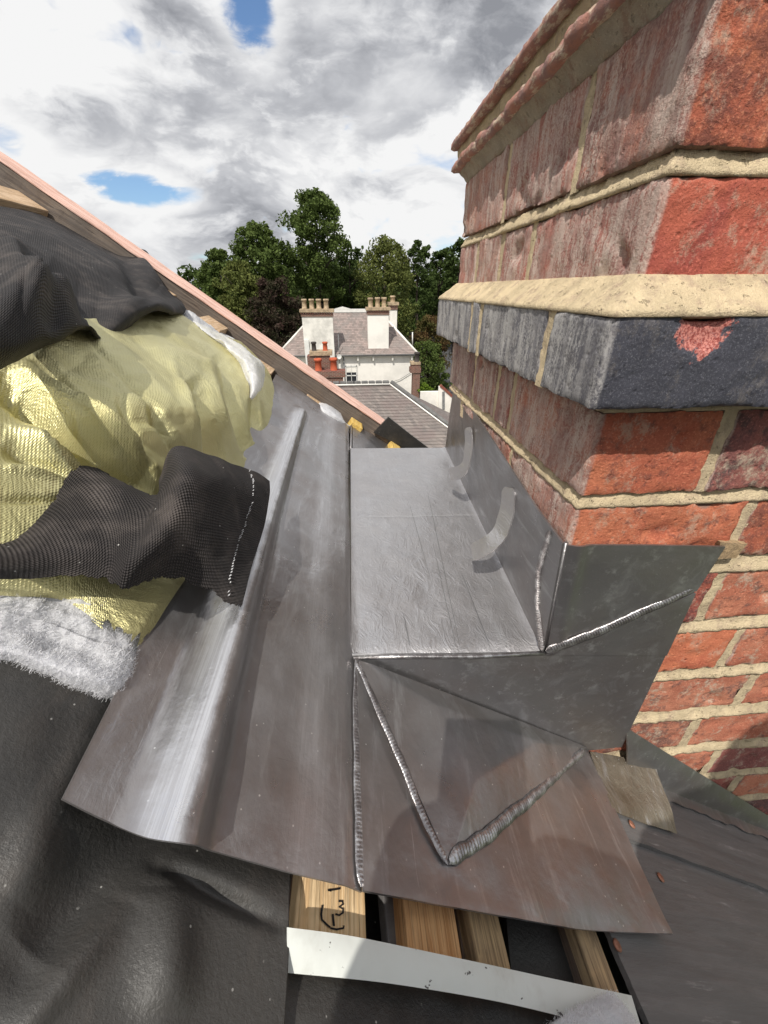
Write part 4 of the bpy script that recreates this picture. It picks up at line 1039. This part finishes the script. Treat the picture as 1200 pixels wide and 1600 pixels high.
def m_farbrick(name, a=(.22, .065, .045)):
    m, t, b = mat(name); p = pos(t)
    s = t.n('ShaderNodeSeparateXYZ', {0: p})
    q = t.n('ShaderNodeCombineXYZ', {0: t.math('ADD', s.outputs[0], s.outputs[1]), 1: s.outputs[2], 2: 0.0}).outputs[0]
    bt = t.n('ShaderNodeTexBrick', {'Vector': q, 'Color1': (*a, 1), 'Color2': (a[0]*.6, a[1]*.7, a[2]*.8, 1), 'Mortar': (.30, .26, .2, 1), 'Scale': 1.0, 'Mortar Size': .012, 'Brick Width': .23, 'Row Height': .078})
    c = t.mix(t.math('MULTIPLY', t.sstep(t.noise(p, 4, 5), .5, .7), .5), bt.outputs[0], (.10, .06, .05))
    setb(t, b, color=c, rough=.9, normal=bump(t, bt.outputs[1], -.01, 1)); return m
M['farbrick'] = m_farbrick('distant_brick')
def m_farslate(name, a, bcol, c3):
    m, t, b = mat(name); p = pos(t)
    oi = t.n('ShaderNodeAttribute', attribute_name='tone').outputs['Fac']
    c = t.mix(oi, a, bcol); c = t.mix(t.math('MULTIPLY', t.sstep(t.noise(p, .9, 6, .65), .46, .62), .7), c, c3)
    setb(t, b, color=c, rough=.75, normal=bump(t, t.noise(p, 14, 5), .01, 1)); return m
M['far_slate'] = m_farslate('grey_brown_slates', (.15, .13, .12), (.23, .195, .175), (.18, .14, .13))
M['far_slate_red'] = m_farslate('pink_grey_slates', (.19, .155, .14), (.33, .26, .235), (.22, .195, .18))

def tag_far(o, k): tag(o, kind=k)
g = mesh('ground', [(-3000, -300, GZ), (3000, -300, GZ), (3000, 5000, GZ), (-3000, 5000, GZ)], [(0, 1, 2, 3)], M['ground']); tag(g, kind='structure')
# road curving away at the right, beside the autumn tree
def ribbon(name, pts, w_, z, m, h=0.0):
    V, Fc = [], []
    for i, (x, y) in enumerate(pts):
        a = pts[max(0, i-1)]; b = pts[min(len(pts)-1, i+1)]; d = Vector((b[0]-a[0], b[1]-a[1])).normalized(); n_ = Vector((-d.y, d.x))*w_/2
        V += [(x-n_.x, y-n_.y, z), (x+n_.x, y+n_.y, z)]
    for i in range(len(pts)-1): Fc.append((2*i, 2*i+1, 2*i+3, 2*i+2))
    V2 = len(V)
    return tag(mesh(name, V, Fc, m), kind='structure')
rp = [(9.5+.0*t, 20+t*9) for t in range(3)]
gp = lambda u, v: onZ(u, v, GZ)
road_pts = [(16, 18), (15.2, 30), (14.2, 42), (14.5, 54), (17, 68), (20, 84), (22, 105), (20, 130), (12, 160)]
ribbon('road', road_pts, 7.5, GZ+.02, M['asphalt'])
ribbon('pavement', [(x-5, y) for x, y in road_pts], 1.8, GZ+.12, M['asphalt'])

def slate_roof(name, a, b, c, d, m, parent, rows, cols, lift=.02, ov=1.25, clip_=None):
    """courses of slates on the quad a-b (eave) to d-c (ridge)"""
    a, b, c, d = map(Vector, (a, b, c, d)); V, Fc, tone = [], [], []
    n = (b-a).cross(d-a).normalized()
    if n.z < 0: n = -n
    for r in range(rows):
        t0, t1 = r/rows, min(1, (r+ov)/rows)
        for k in range(cols+1):
            s0 = (k+(.5 if r % 2 else 0)-.5)/cols; s1 = s0+1/cols*.97
            s0, s1 = max(0, s0), min(1, s1)
            if s1 <= s0: continue
            q = [bil(a, b, c, d, s0, t0), bil(a, b, c, d, s1, t0), bil(a, b, c, d, s1, t1), bil(a, b, c, d, s0, t1)]
            if clip_ and not clip_((q[0]+q[1])/2): continue
            j = random.uniform(0, .006); i = len(V)
            V += [q[0]+n*(lift+j), q[1]+n*(lift+j), q[2]+n*.002, q[3]+n*.002, q[0]+n*(j), q[1]+n*(j)]
            Fc += [(i, i+1, i+2, i+3), (i+4, i+5, i+1, i)]; tone += [random.random()]*6
    o = mesh(name, V, Fc, m); at = o.data.attributes.new('tone', 'FLOAT', 'POINT'); at.data.foreach_set('value', tone)
    o['kind'] = 'stuff'; adopt(parent, o); return o
def pot(u, v0, v1, y, wpx, m, parent, group=None, nm='chimney_pot'):
    """clay pot between two heights, set at distance y"""
    a, b = onY(u, v1, y), onY(u, v0, y); r = (onY(u+wpx/2, v1, y)-a).length; h = b.z-a.z
    V, Fc = lathe([(r*.95, 0), (r, h*.1), (r*.84, h*.16), (r*.74, h*.78), (r*.95, h*.82), (r*.98, h*.92), (r*.85, h), (r*.55, h), (r*.5, h*.8)], 14, a)
    o = mesh(nm, V, Fc, m, None, True); adopt(parent, o); return o

# ---- white house
YW = 36.0
wh = empty('white_house', tuple(onY(590, 600, YW)*1.0)[:2]+(GZ,), 'white rendered house with slate roof and tall white chimney stacks beyond the rafter', 'house')
e_l, e_r = onY(440, 563, YW), onY(646, 552.5, YW); ez = (e_r.z+onY(530, 559.5, YW).z)/2
xl, xr = e_l.x, e_r.x
box('wall', xl, xr, YW, YW+7.5, GZ, ez, M['white_wall'], wh)
# eaves board, gutter, brackets
box('eaves_board', xl-.25, xr+.3, YW-.28, YW-.002, ez-.02, ez+.14, M['white_trim'], wh)
tube('gutter', [(xl-.3, YW-.34, ez+.10), (xr+.35, YW-.34, ez+.10)], .07, M['grey_slate_trim'], wh)
for u in (559, 613, 643, 583): 
    p = onY(u, 556, YW); box('bracket', p.x-.06, p.x+.06, YW-.26, YW-.003, ez-.35, ez-.022, M['dirty_white'], wh)
RY = YW+3.75; rz = onY(545, 487, RY).z; rxl, rxr = onY(512, 487, RY).x, onY(572, 487, RY).x
L0, L1 = Vector((xl-.35, YW-.35, ez+.13)), Vector((xr+.4, YW-.35, ez+.13)); R0, R1 = Vector((rxl-1.0, RY, rz)), Vector((rxr+1.2, RY, rz))
Bk0, Bk1 = Vector((xl-.35, YW+7.85, ez+.13)), Vector((xr+.4, YW+7.85, ez+.13))
slate_roof('roof_slope', L0, L1, R1, R0, M['far_slate_red'], wh, 26, 44)
slate_roof('roof_slope', L1, Bk1, R1, R1, M['far_slate'], wh, 26, 30)
slate_roof('roof_slope', Bk0, L0, R0, R0, M['far_slate'], wh, 26, 30)
slate_roof('roof_slope', Bk1, Bk0, R0, R1, M['far_slate'], wh, 16, 20)
tube('hip_ridge', [L1, R1], .09, M['dirty_white'], wh); tube('hip_ridge', [L0, R0], .09, M['dirty_white'], wh)
box('ridge_coping', rxl-.6, rxr+.4, RY-.18, RY+.18, rz-.05, rz+.22, M['white_trim'], wh)
pk = onY(535, 479, RY)
prism('ridge_finial', [(pk.x-.8, RY-.18, rz+.21), (pk.x+.8, RY-.18, rz+.21), (pk.x, RY-.18, pk.z)], (0, .3, 0), M['white_trim'], wh)
rl = onY(530, 505, YW+2.3)
sk = R0.lerp(R1, .3)
def stack(u0, u1, v0, v1, y, dep, m, nm, pots, vb=None, potm='pot_buff', pw=9, bands=True):
    a, b = onY(u0, v0, y), onY(u1, v0, y); zb = onY(u0, v1, y).z; zt = a.z
    o = box(nm, a.x, b.x, y, y+dep, zb, zt, M[m], wh); W = b.x-a.x
    if bands:
        hb = onY(u0, v0-4.5, y).z-zt
        for nm2, ox, z0, z1 in (('brick_band', .05, zt, zt+hb), ('dentil_band', .10, zt+hb, zt+hb*1.55), ('cap', .14, zt+hb*1.55, zt+hb*2.6)):
            if nm2 == 'dentil_band':
                bl = [(a.x-.08+i*(W+.16)/14, a.x-.08+(i+.55)*(W+.16)/14, y-ox, y+dep+ox, z0, z1) for i in range(14)]
                V, Fc = boxes_mesh(bl); q = mesh(nm2, V, Fc, M['farbrick']); q.parent = o
                continue
            q = box(nm2, a.x-ox, b.x+ox, y-ox, y+dep+ox, z0, z1, M['farbrick'] if nm2 != 'cap' else M['pot_buff']); q.parent = o
        for (u, pv0, pv1) in pots:
            pp = pot(u, pv0, pv1, y+dep*.5, pw, M[potm], wh); pp.parent = o; pp.location = (0, 0, 0)
    return o
stack(471.5, 519.5, 495, 572, YW-.5, .9, 'dirty_white', 'chimney_stack', [(476, 467, 483.5), (487.5, 467, 483.5), (498.5, 467, 483.5), (510, 467, 483.5)])
stack(574.5, 607.5, 492, 552, YW+.2, .9, 'white_wall', 'chimney_stack', [(579, 465, 482.5), (590, 464.5, 482.5), (600, 464.5, 482.5)])
stack(609.5, 620.5, 484, 524, YW+2.6, .9, 'white_wall', 'chimney_stack', [(613.5, 462, 477)], pw=9)
box('side_pier', onY(476, 540, YW-.55).x, onY(483, 540, YW-.55).x, YW-.62, YW-.51, onY(480, 575, YW).z, onY(480, 530, YW).z, M['white_trim'], wh)
# windows
def window(u0, u1, v0, v1, y, parent, m='white_trim', arch=False):
    a, b = onY(u0, v1, y), onY(u1, v0, y)
    w0 = box('window', a.x, b.x, y-.03, y+.05, a.z, b.z, M['glass'], parent)
    W, H = b.x-a.x, b.z-a.z; off = (0, 0, 0)
    for nm, bx in (('frame', (a.x, a.x+.07, a.z, b.z)), ('frame', (b.x-.07, b.x, a.z, b.z)), ('frame', (a.x, b.x, b.z-.09, b.z)), ('frame', (a.x, b.x, a.z, a.z+.09)), ('glazing_bar', (a.x, b.x, (a.z+b.z)/2-.04, (a.z+b.z)/2+.04)), ('glazing_bar', ((a.x+b.x)/2-.02, (a.x+b.x)/2+.02, a.z, b.z))):
        f = box(nm, bx[0], bx[1], y-.07, y-.031, bx[2], bx[3], M[m]); f.parent = w0; f.location = off
    s = box('sill', a.x-.1, b.x+.1, y-.16, y-.002, a.z-.1, a.z-.002, M['dirty_white']); s.parent = w0; s.location = off
    bl = box('blind', a.x+.075, b.x-.075, y-.036, y-.0315, a.z+H*.66, b.z-.095, M['dirty_white']); bl.parent = w0; bl.location = off
window(541, 557.5, 571, 602, YW, wh)
window(455, 467, 575, 603, YW, wh)
p1 = onY(537, 560, YW-.1); tube('downpipe', [(p1.x, YW-.1, ez), (p1.x, YW-.1, GZ+.3)], .05, M['pipe'], wh)
tube('cable', [onY(642, 582, YW-.1), onY(625, 592, YW-.1)+Vector((0, 0, -.03)), onY(612, 597, YW-.1)], .02, M['pipe'], wh)
av = onY(530, 555, YW-.3); tube('aerial_pole', [(av.x, av.y, av.z-.6), (av.x, av.y, av.z+1.6)], .025, M['pipe'], wh)
V, Fc = lathe([(.02, 0), (.17, .05), (.2, .09), (.19, .09), (.1, .05)], 12)
dsh = mesh('satellite_dish', [Vector((v[0], -v[2], v[1]))+Vector((av.x, av.y-.1, av.z-.1)) for v in V], Fc, M['white_trim'], None, True); adopt(wh, dsh)
pv = onY(644.5, 530, YW+3); 
vp = tube('vent_pipe', [onY(644.5, 541, YW+2), onY(644.5, 519, YW+2)], .05, M['white_trim'], wh)

# ---- brick chimney with red pots (nearer terrace)
YN = 27.0
bs = empty('brick_chimney', tuple(onY(510, 600, YN))[:2]+(GZ,), 'stepped brick chimney with two upper and two lower pots before the white house', 'chimney')
def far_box(root, nm, u0, u1, v0, v1, y, dep, m):
    a, b = onY(u0, v1, y), onY(u1, v0, y); return box(nm, a.x, b.x, y, y+dep, a.z, b.z, M[m], root)
far_box(bs, 'upper_stack', 487, 515, 556, 640, YN+.7, .9, 'farbrick')
far_box(bs, 'upper_cap', 483.5, 518.5, 549, 556, YN+.62, 1.06, 'pot_buff')
far_box(bs, 'lower_stack', 495, 536, 590, 660, YN-.3, .9, 'farbrick')
far_box(bs, 'lower_cap', 492, 539.5, 580, 590.3, YN-.38, 1.0, 'farbrick')
pot(491, 534, 549.5, YN+1.1, 9, M['pot_dark'], bs); pot(508.5, 534, 549, YN+1.1, 9, M['pot_red'], bs)
pot(498, 560, 582, YN+.1, 13, M['pot_red'], bs); pot(522, 559, 582, YN+.1, 13, M['pot_red'], bs)
b2 = empty('brick_chimney', tuple(onY(650, 600, 33))[:2]+(GZ,), 'slim brick chimney with one dark pot standing at the right corner of the white house', 'chimney')
far_box(b2, 'stack', 643, 656.5, 583, 660, 33, .75, 'farbrick'); far_box(b2, 'corbel', 641.5, 658, 575, 583, 32.93, .89, 'farbrick')
far_box(b2, 'stack_head', 643, 657, 570, 575, 33, .75, 'farbrick'); far_box(b2, 'cap', 642.5, 657.5, 566, 570, 32.95, .85, 'pot_buff')
pot(651, 550, 567, 33.3, 9, M['pot_dark'], b2)

# ---- lower slate roofed house
lr = empty('slate_roofed_house', (2, 22, GZ), 'lower house whose grey brown slate hipped roof lies between rafter and lead upstand', 'house')
YQ = 24.0; q0, q1 = onY(430, 606, YQ), onY(609, 600, YQ); zq = q1.z
PT = math.tan(R_(35))
def onP(u, v): # its front slope
    r = ray(u, v); # z = zq - PT*(YQ-y)
    k = (zq-PT*YQ)/(r.z-PT*r.y); return r*k
hipb = onP(708, 674); dh = (hipb-q1); tt = (YQ-17.5)/(q1.y-hipb.y); hip_end = q1+dh*tt
lft = Vector((q0.x-3, YQ, zq)); lfe = Vector((q0.x-3, hip_end.y, hip_end.z))
slate_roof('roof_slope', lfe, hip_end, q1, lft, M['far_slate'], lr, 36, 62, lift=.03, clip_=None)
# right hip side and back
rr0 = Vector((hip_end.x, YQ+(YQ-hip_end.y), hip_end.z))
slate_roof('roof_slope', hip_end, rr0, q1, q1, M['far_slate'], lr, 30, 40)
slate_roof('roof_slope', rr0, Vector((lfe.x, rr0.y, rr0.z)), lft, q1, M['far_slate'], lr, 20, 30)
tube('hip_mortar', [q1+Vector((-.06, -.05, .05)), hip_end+Vector((-.06, -.05, .05))], .045, M['white_wall'], lr, 6)
tube('hip_tiles', [q1+Vector((.10, .05, .10)), hip_end+Vector((.16, .05, .06))], .12, M['grey_slate_trim'], lr, 8)
for i in range(16):
    x0 = q0.x+(q1.x-q0.x)*i/16; x1 = q0.x+(q1.x-q0.x)*(i+1)/16-.04
    box('ridge_tile', x0, x1, YQ-.13, YQ+.13, zq+.02, zq+.20, M['grey_slate_trim'], lr, bev=.05)
tube('ridge_mortar', [(q0.x, YQ-.15, zq+.02), (q1.x, YQ-.15, zq+.02)], .05, M['white_wall'], lr, 6)
box('wall', lfe.x+.4, hip_end.x-.4, hip_end.y+.4, rr0.y-.4, GZ, hip_end.z-.02, M['farbrick'], lr)
# ---- flat roof outbuilding and white garden wall at the far right
ob = empty('flat_roofed_outbuilding', (10.5, 30, GZ), 'low flat roofed outbuilding beyond the slate hip', 'outbuilding')
fz = onY(690, 630, 30).z
box('wall', 8.6, 13.5, 22, 31.4, GZ, fz-.12, M['white_wall'], ob); box('flat_roof', 8.4, 13.7, 21.8, 31.6, fz-.118, fz, M['asphalt'], ob)
gw = empty('garden_wall', (9.5, 33, GZ), 'white garden wall with a sloping red coping beside the green bush', 'wall')
a, b = onY(657, 618, 32.2), onY(689, 611, 32.2)
box('wall_panel', a.x, b.x, 32.2, 32.45, GZ, onY(670, 612, 32.2).z, M['white_wall'], gw)
pw_ = [onY(686, 634, 32), onY(686, 604, 32), onY(692, 604, 32), onY(714, 628, 32), onY(714, 650, 32)]
prism('raking_wall', [Vector((pw_[0].x, 32, GZ)), pw_[1], pw_[2], pw_[3], Vector((pw_[4].x, 32, GZ))], (0, .25, 0), M['white_wall'], gw)
prism('raking_coping', [pw_[2]+Vector((-.25, -.06, 0)), pw_[2]+Vector((-.1, -.06, .14)), pw_[3]+Vector((.1, -.06, .14)), pw_[3]+Vector((0, -.06, 0))], (0, .37, 0), M['coping'], gw)
prism('doorway', [onY(691, 640, 31.97), onY(691, 612, 31.97), onY(695, 612, 31.97), onY(695, 640, 31.97)], (0, .02, 0), M['pipe'], gw)

# ---- trees
def tree(nm, u, vtop, wpx, y, leaf, label, group, n=6500, ls=.2, vbot=None, shape=1.0, air=0.0, seed=1, trunk=True, clumps=60):
    rs = np.random.default_rng(seed); top = onY(u, vtop, y); wid = (onY(u+wpx/2, vtop, y)-top).length
    base = Vector((top.x, y, GZ)); H = top.z-GZ
    cb = GZ+H*.22 if vbot is None else onY(u, vbot, y).z; ch = top.z-cb
    root = empty(nm, base, label, 'tree' if 'tree' in nm or 'conifer' in nm else 'shrub', group)
    if trunk:
        pts = [base, base+Vector((.1, 0, H*.3)), base+Vector((-.1, .1, H*.6)), base+Vector((.05, 0, H*.93))]
        tube('trunk', pts, [.035*H*.6, .016*H, .009*H, .002*H], M['bark'], root, 8)
        for k in range(9):
            a = rs.uniform(0, 2*math.pi); t = rs.uniform(.28, .75); s = base+Vector((0, 0, H*t)); L = wid*rs.uniform(.5, .85)
            e = s+Vector((math.cos(a)*L, math.sin(a)*L, H*rs.uniform(.08, .2)))
            tube('branch', [s, s.lerp(e, .5)+Vector((0, 0, .2)), e], [.006*H, .004*H, .0012*H], M['bark'], root, 5)
    # clumps fill an uneven crown
    C = []; clumps = int(clumps*1.7)
    for k in range(clumps):
        t = rs.uniform(0, 1); pk_ = .38 if not air else .60; prof = max(.12, 1-abs((t-pk_)/(1.04-pk_ if t > pk_ else pk_+.37))**2.4)**.6 if shape < 1.5 else max(.08, (1-t))**.7
        a = rs.uniform(0, 2*math.pi); rr = wid*prof*math.sqrt(rs.uniform(.05, 1))*rs.uniform(.6, 1.0)
        C.append((base.x+rr*math.cos(a), y+rr*math.sin(a), cb+ch*(.04+.95*t), wid*rs.uniform(.12, .26)*(.6+.4*prof)))
    C.append((base.x, y, top.z-wid*.12, wid*.14))
    n = int(n*1.35); ls = ls*.85; C = np.array(C); idx = rs.integers(0, len(C), n); c = C[idx]
    d = rs.normal(size=(n, 3)); d /= np.linalg.norm(d, axis=1)[:, None]
    rad = c[:, 3]*rs.uniform(.35 if air == 0 else .2, 1.08, n)**.6
    P = c[:, :3]+d*rad[:, None]*np.array([1, 1, .75])
    A = rs.normal(size=(n, 3)); A /= np.linalg.norm(A, axis=1)[:, None]
    Bv = np.cross(A, rs.normal(size=(n, 3))); Bv /= np.linalg.norm(Bv, axis=1)[:, None]
    s = ls*rs.uniform(.55, 1.25, n)[:, None]
    V = np.stack([P-A*s, P-Bv*s*.55, P+A*s, P+Bv*s*.55], 1).reshape(-1, 3)
    me = bpy.data.meshes.new('crown'); me.vertices.add(len(V)); me.vertices.foreach_set('co', V.astype(np.float32).ravel())
    me.loops.add(4*n); me.loops.foreach_set('vertex_index', np.arange(4*n, dtype=np.int32))
    me.polygons.add(n); me.polygons.foreach_set('loop_start', np.arange(0, 4*n, 4, dtype=np.int32)); me.polygons.foreach_set('loop_total', np.full(n, 4, dtype=np.int32))
    me.update(calc_edges=True); me.validate()
    o = link('crown', me, M[leaf], None, False); adopt(root, o); return root
gr = 'trees beyond the white house'
tree('broadleaf_tree', 490, 299, 128, 55, 'leaf_mid', 'tallest airy green tree rising above all the others', gr, 12000, .22, vbot=470, air=1, seed=3, clumps=75)
tree('broadleaf_tree', 400, 354, 132, 52, 'leaf_mid', 'dense round green tree just left of the tallest tree', gr, 13000, .22, vbot=500, seed=5, clumps=95)
tree('broadleaf_tree', 338, 392, 84, 58, 'leaf_mid', 'smaller green tree nearest the rafter at left', gr, 6000, .22, vbot=480, seed=8)
tree('broadleaf_tree', 292, 423, 34, 75, 'leaf_dark', 'low distant tree partly behind the rafter at far left', gr, 2600, .25, seed=9, clumps=30)
tree('purple_tree', 425, 438, 115, 45, 'leaf_red', 'purple brown leaved tree left of the white house chimney', gr, 10000, .17, vbot=560, seed=11, clumps=80)
tree('broadleaf_tree', 372, 410, 90, 48, 'leaf_olive', 'olive toned shaggy tree below the dense round tree', gr, 9000, .18, vbot=520, seed=12, clumps=80)
tree('broadleaf_tree', 545, 386, 96, 62, 'leaf_dark', 'dark tree filling the gap right of the tallest tree', gr, 7000, .24, seed=13)
tree('broadleaf_tree', 602, 370, 118, 56, 'leaf_olive', 'olive green tree behind the right hand chimney pots', gr, 11000, .2, seed=14, clumps=90)
tree('broadleaf_tree', 655, 376, 66, 72, 'leaf_dark', 'narrow dark pointed tree right of the olive tree', gr, 6000, .24, seed=15)
tree('broadleaf_tree', 690, 390, 70, 80, 'leaf_dark', 'dark tree standing between the pointed tree and the chimney stack', gr, 5500, .28, seed=16)
tree('broadleaf_tree', 722, 374, 66, 76, 'leaf_dark', 'dark tree half hidden by the left edge of the brick stack', gr, 5500, .28, seed=17)
tree('broadleaf_tree', 500, 398, 170, 66, 'leaf_dark', 'broad dark tree behind the foot of the tallest tree', gr, 8000, .26, seed=18, clumps=90)
tree('rusty_tree', 672, 496, 84, 46, 'leaf_rust', 'small rust tinged tree between the white house and the road', None, 8500, .14, vbot=612, seed=19, clumps=75)
tree('broadleaf_tree', 668, 535, 84, 44, 'leaf_mid', 'green leafy tree in front of the rusty one beside the road', None, 6500, .14, vbot=614, seed=20, clumps=60)
tree('garden_bush', 665, 600, 34, 33.4, 'leaf_lime', 'bright lime green bush behind the white garden wall', None, 2500, .08, vbot=622, seed=21, trunk=False, clumps=30)
# wood beyond, read as one mass
rs = np.random.default_rng(4); n = 52000
Xc = rs.uniform(-36, 60, 170); Yc = rs.uniform(86, 125, 170); Rc = rs.uniform(3, 5.5, 170); Zc = rs.uniform(GZ+2, GZ+13.5, 170)
ii = rs.integers(0, 170, n); dd = rs.normal(size=(n, 3)); dd /= np.linalg.norm(dd, axis=1)[:, None]
P = np.stack([Xc[ii], Yc[ii], Zc[ii]], 1)+dd*Rc[ii][:, None]*rs.uniform(.5, 1.05, n)[:, None]
A = rs.normal(size=(n, 3)); A /= np.linalg.norm(A, axis=1)[:, None]; Bv = np.cross(A, rs.normal(size=(n, 3))); Bv /= np.linalg.norm(Bv, axis=1)[:, None]
s = .5*rs.uniform(.6, 1.3, n)[:, None]
V = np.stack([P-A*s, P-Bv*s*.6, P+A*s, P+Bv*s*.6], 1).reshape(-1, 3)
me = bpy.data.meshes.new('distant_wood'); me.from_pydata(V.tolist(), [], np.arange(4*n).reshape(-1, 4).tolist())
tag(link('distant_wood', me, M['leaf_dark'], None, False), 'dark distant wood closing the view behind the houses', 'woodland', kind='stuff')

# ================================================================== the roofer taking the picture (behind the lens)
M['jacket'] = m_plain('dark_jacket', (.05, .055, .07), .9); M['skin'] = m_plain('skin', (.55, .33, .24), .6); M['phone'] = m_plain('phone_black', (.02, .02, .022), .3)
fwv = Vector((math.sin(-YAW)*math.cos(PITCH), math.cos(YAW)*math.cos(PITCH), -math.sin(PITCH))); rtv = Vector((math.cos(YAW), math.sin(YAW), 0)); upv = rtv.cross(fwv)
def cp3(r, u, f): return rtv*r+upv*u+fwv*f
pr = [cp3(-.042, .020, -.012), cp3(.036, .020, -.012), cp3(.036, -.135, -.012), cp3(-.042, -.135, -.012)]
ph = prism('phone', pr, -fwv*.009, M['phone']); bv = ph.modifiers.new('bevel', 'BEVEL'); bv.width = .003; bv.segments = 3
tag(ph, 'black phone held upright just behind the viewpoint', 'phone')
def skin(name, verts, edges, rad, m, sub=2):
    me = bpy.data.meshes.new(name); me.from_pydata([tuple(v) for v in verts], edges, []); o = link(name, me, m, None, False)
    o.modifiers.new('skin', 'SKIN'); sv = me.skin_vertices[0].data
    for i, r in enumerate(rad): sv[i].radius = (r, r); sv[i].use_root = (i == 0)
    sb = o.modifiers.new('subdivision', 'SUBSURF'); sb.levels = sub; sb.render_levels = sub
    return o
bv_ = [Vector(p) for p in [(.20, -.48, -.40), (.20, -.46, -.25), (.20, -.42, -.05), (.20, -.38, .12), (.26, -.35, .26),      # pelvis..neck base
      (.02, -.36, .17), (-.10, -.26, .12), (-.065, -.10, -.06),           # left arm, elbow raised
      (.40, -.36, .20), (.25, -.27, .02), (.12, -.15, -.05),             # right arm
      (.10, -.46, -.46), (.06, -.34, -.52), (.06, -.66, -.50), (.32, -.46, -.50), (.36, -.34, -.68), (.34, -.66, -.70)]]
body = skin('person', bv_, [(0, 1), (1, 2), (2, 3), (3, 4), (3, 5), (5, 6), (6, 7), (3, 8), (8, 9), (9, 10), (0, 11), (11, 12), (12, 13), (0, 14), (14, 15), (15, 16)],
            [.19, .18, .19, .17, .07, .10, .085, .04, .12, .10, .06, .09, .065, .045, .09, .065, .045], M['jacket'])
tag(body, 'roofer in a dark jacket kneeling behind the camera holding the phone', 'person')
HO = Vector((.05, -.04, .06))
hv = [Vector(p)+HO for p in [(.225, -.29, .16), (.23, -.27, .22), (.235, -.26, .29), (.235, -.265, .345)]]
hd = skin('head', hv, [(0, 1), (1, 2), (2, 3)], [.055, .075, .088, .06], M['skin']); hd.parent = body
nose = skin('nose', [Vector((.235, -.175, .275))+HO, Vector((.235, -.165, .255))+HO], [(0, 1)], [.010, .014], M['skin'], 1); nose.parent = body
hair = skin('hair', [Vector((.235, -.29, .30))+HO, Vector((.235, -.285, .355))+HO], [(0, 1)], [.085, .07], M['pot_dark']); hair.parent = body
def hand(o, side, root):
    vs, es, rs_ = [Vector(root), Vector(o)], [(0, 1)], [.028, .026]
    for k in range(4):
        b0 = Vector(o)+upv*(.018-.013*k); 
        vs += [b0+fwv*.012+rtv*side*-.004, b0+fwv*.018+rtv*side*.012, b0+fwv*.006+rtv*side*.026]; i = len(vs)-3
        es += [(1, i), (i, i+1), (i+1, i+2)]; rs_ += [.0085, .008, .0065]
    vs += [Vector(o)+upv*.03+fwv*-.014, Vector(o)+upv*.04+fwv*-.018+rtv*side*.02]; i = len(vs)-2
    es += [(1, i), (i, i+1)]; rs_ += [.010, .008]
    h_ = skin('hand', vs, es, rs_, M['skin'], 1); h_.parent = body
hand(cp3(-.062, -.075, -.03), 1, (-.065, -.10, -.06)); hand(cp3(.056, -.115, -.03), -1, (.12, -.15, -.05))
# house walls beneath our own roof
own = empty('own_house', (0, -2, GZ), 'brick house carrying the stripped roof under the viewpoint', 'house')
box('wall', -3.6, 2.0, -5, 1.10, GZ, -2.6, M['farbrick'], own)
prism('gable', [(-3.6, 1.0, -2.6), (2.0, 1.0, -2.6), Rp(2.0, 1.0, -.09), Rp(-2.2, 1.0, -.09), Vector((-3.6, 1.0, Rp(-2.2, 1.0).z-.9))], (0, .1, 0), M['farbrick'], own)
print('tris approx', sum(len(o.data.polygons) for o in S.objects if o.type == 'MESH')*2)
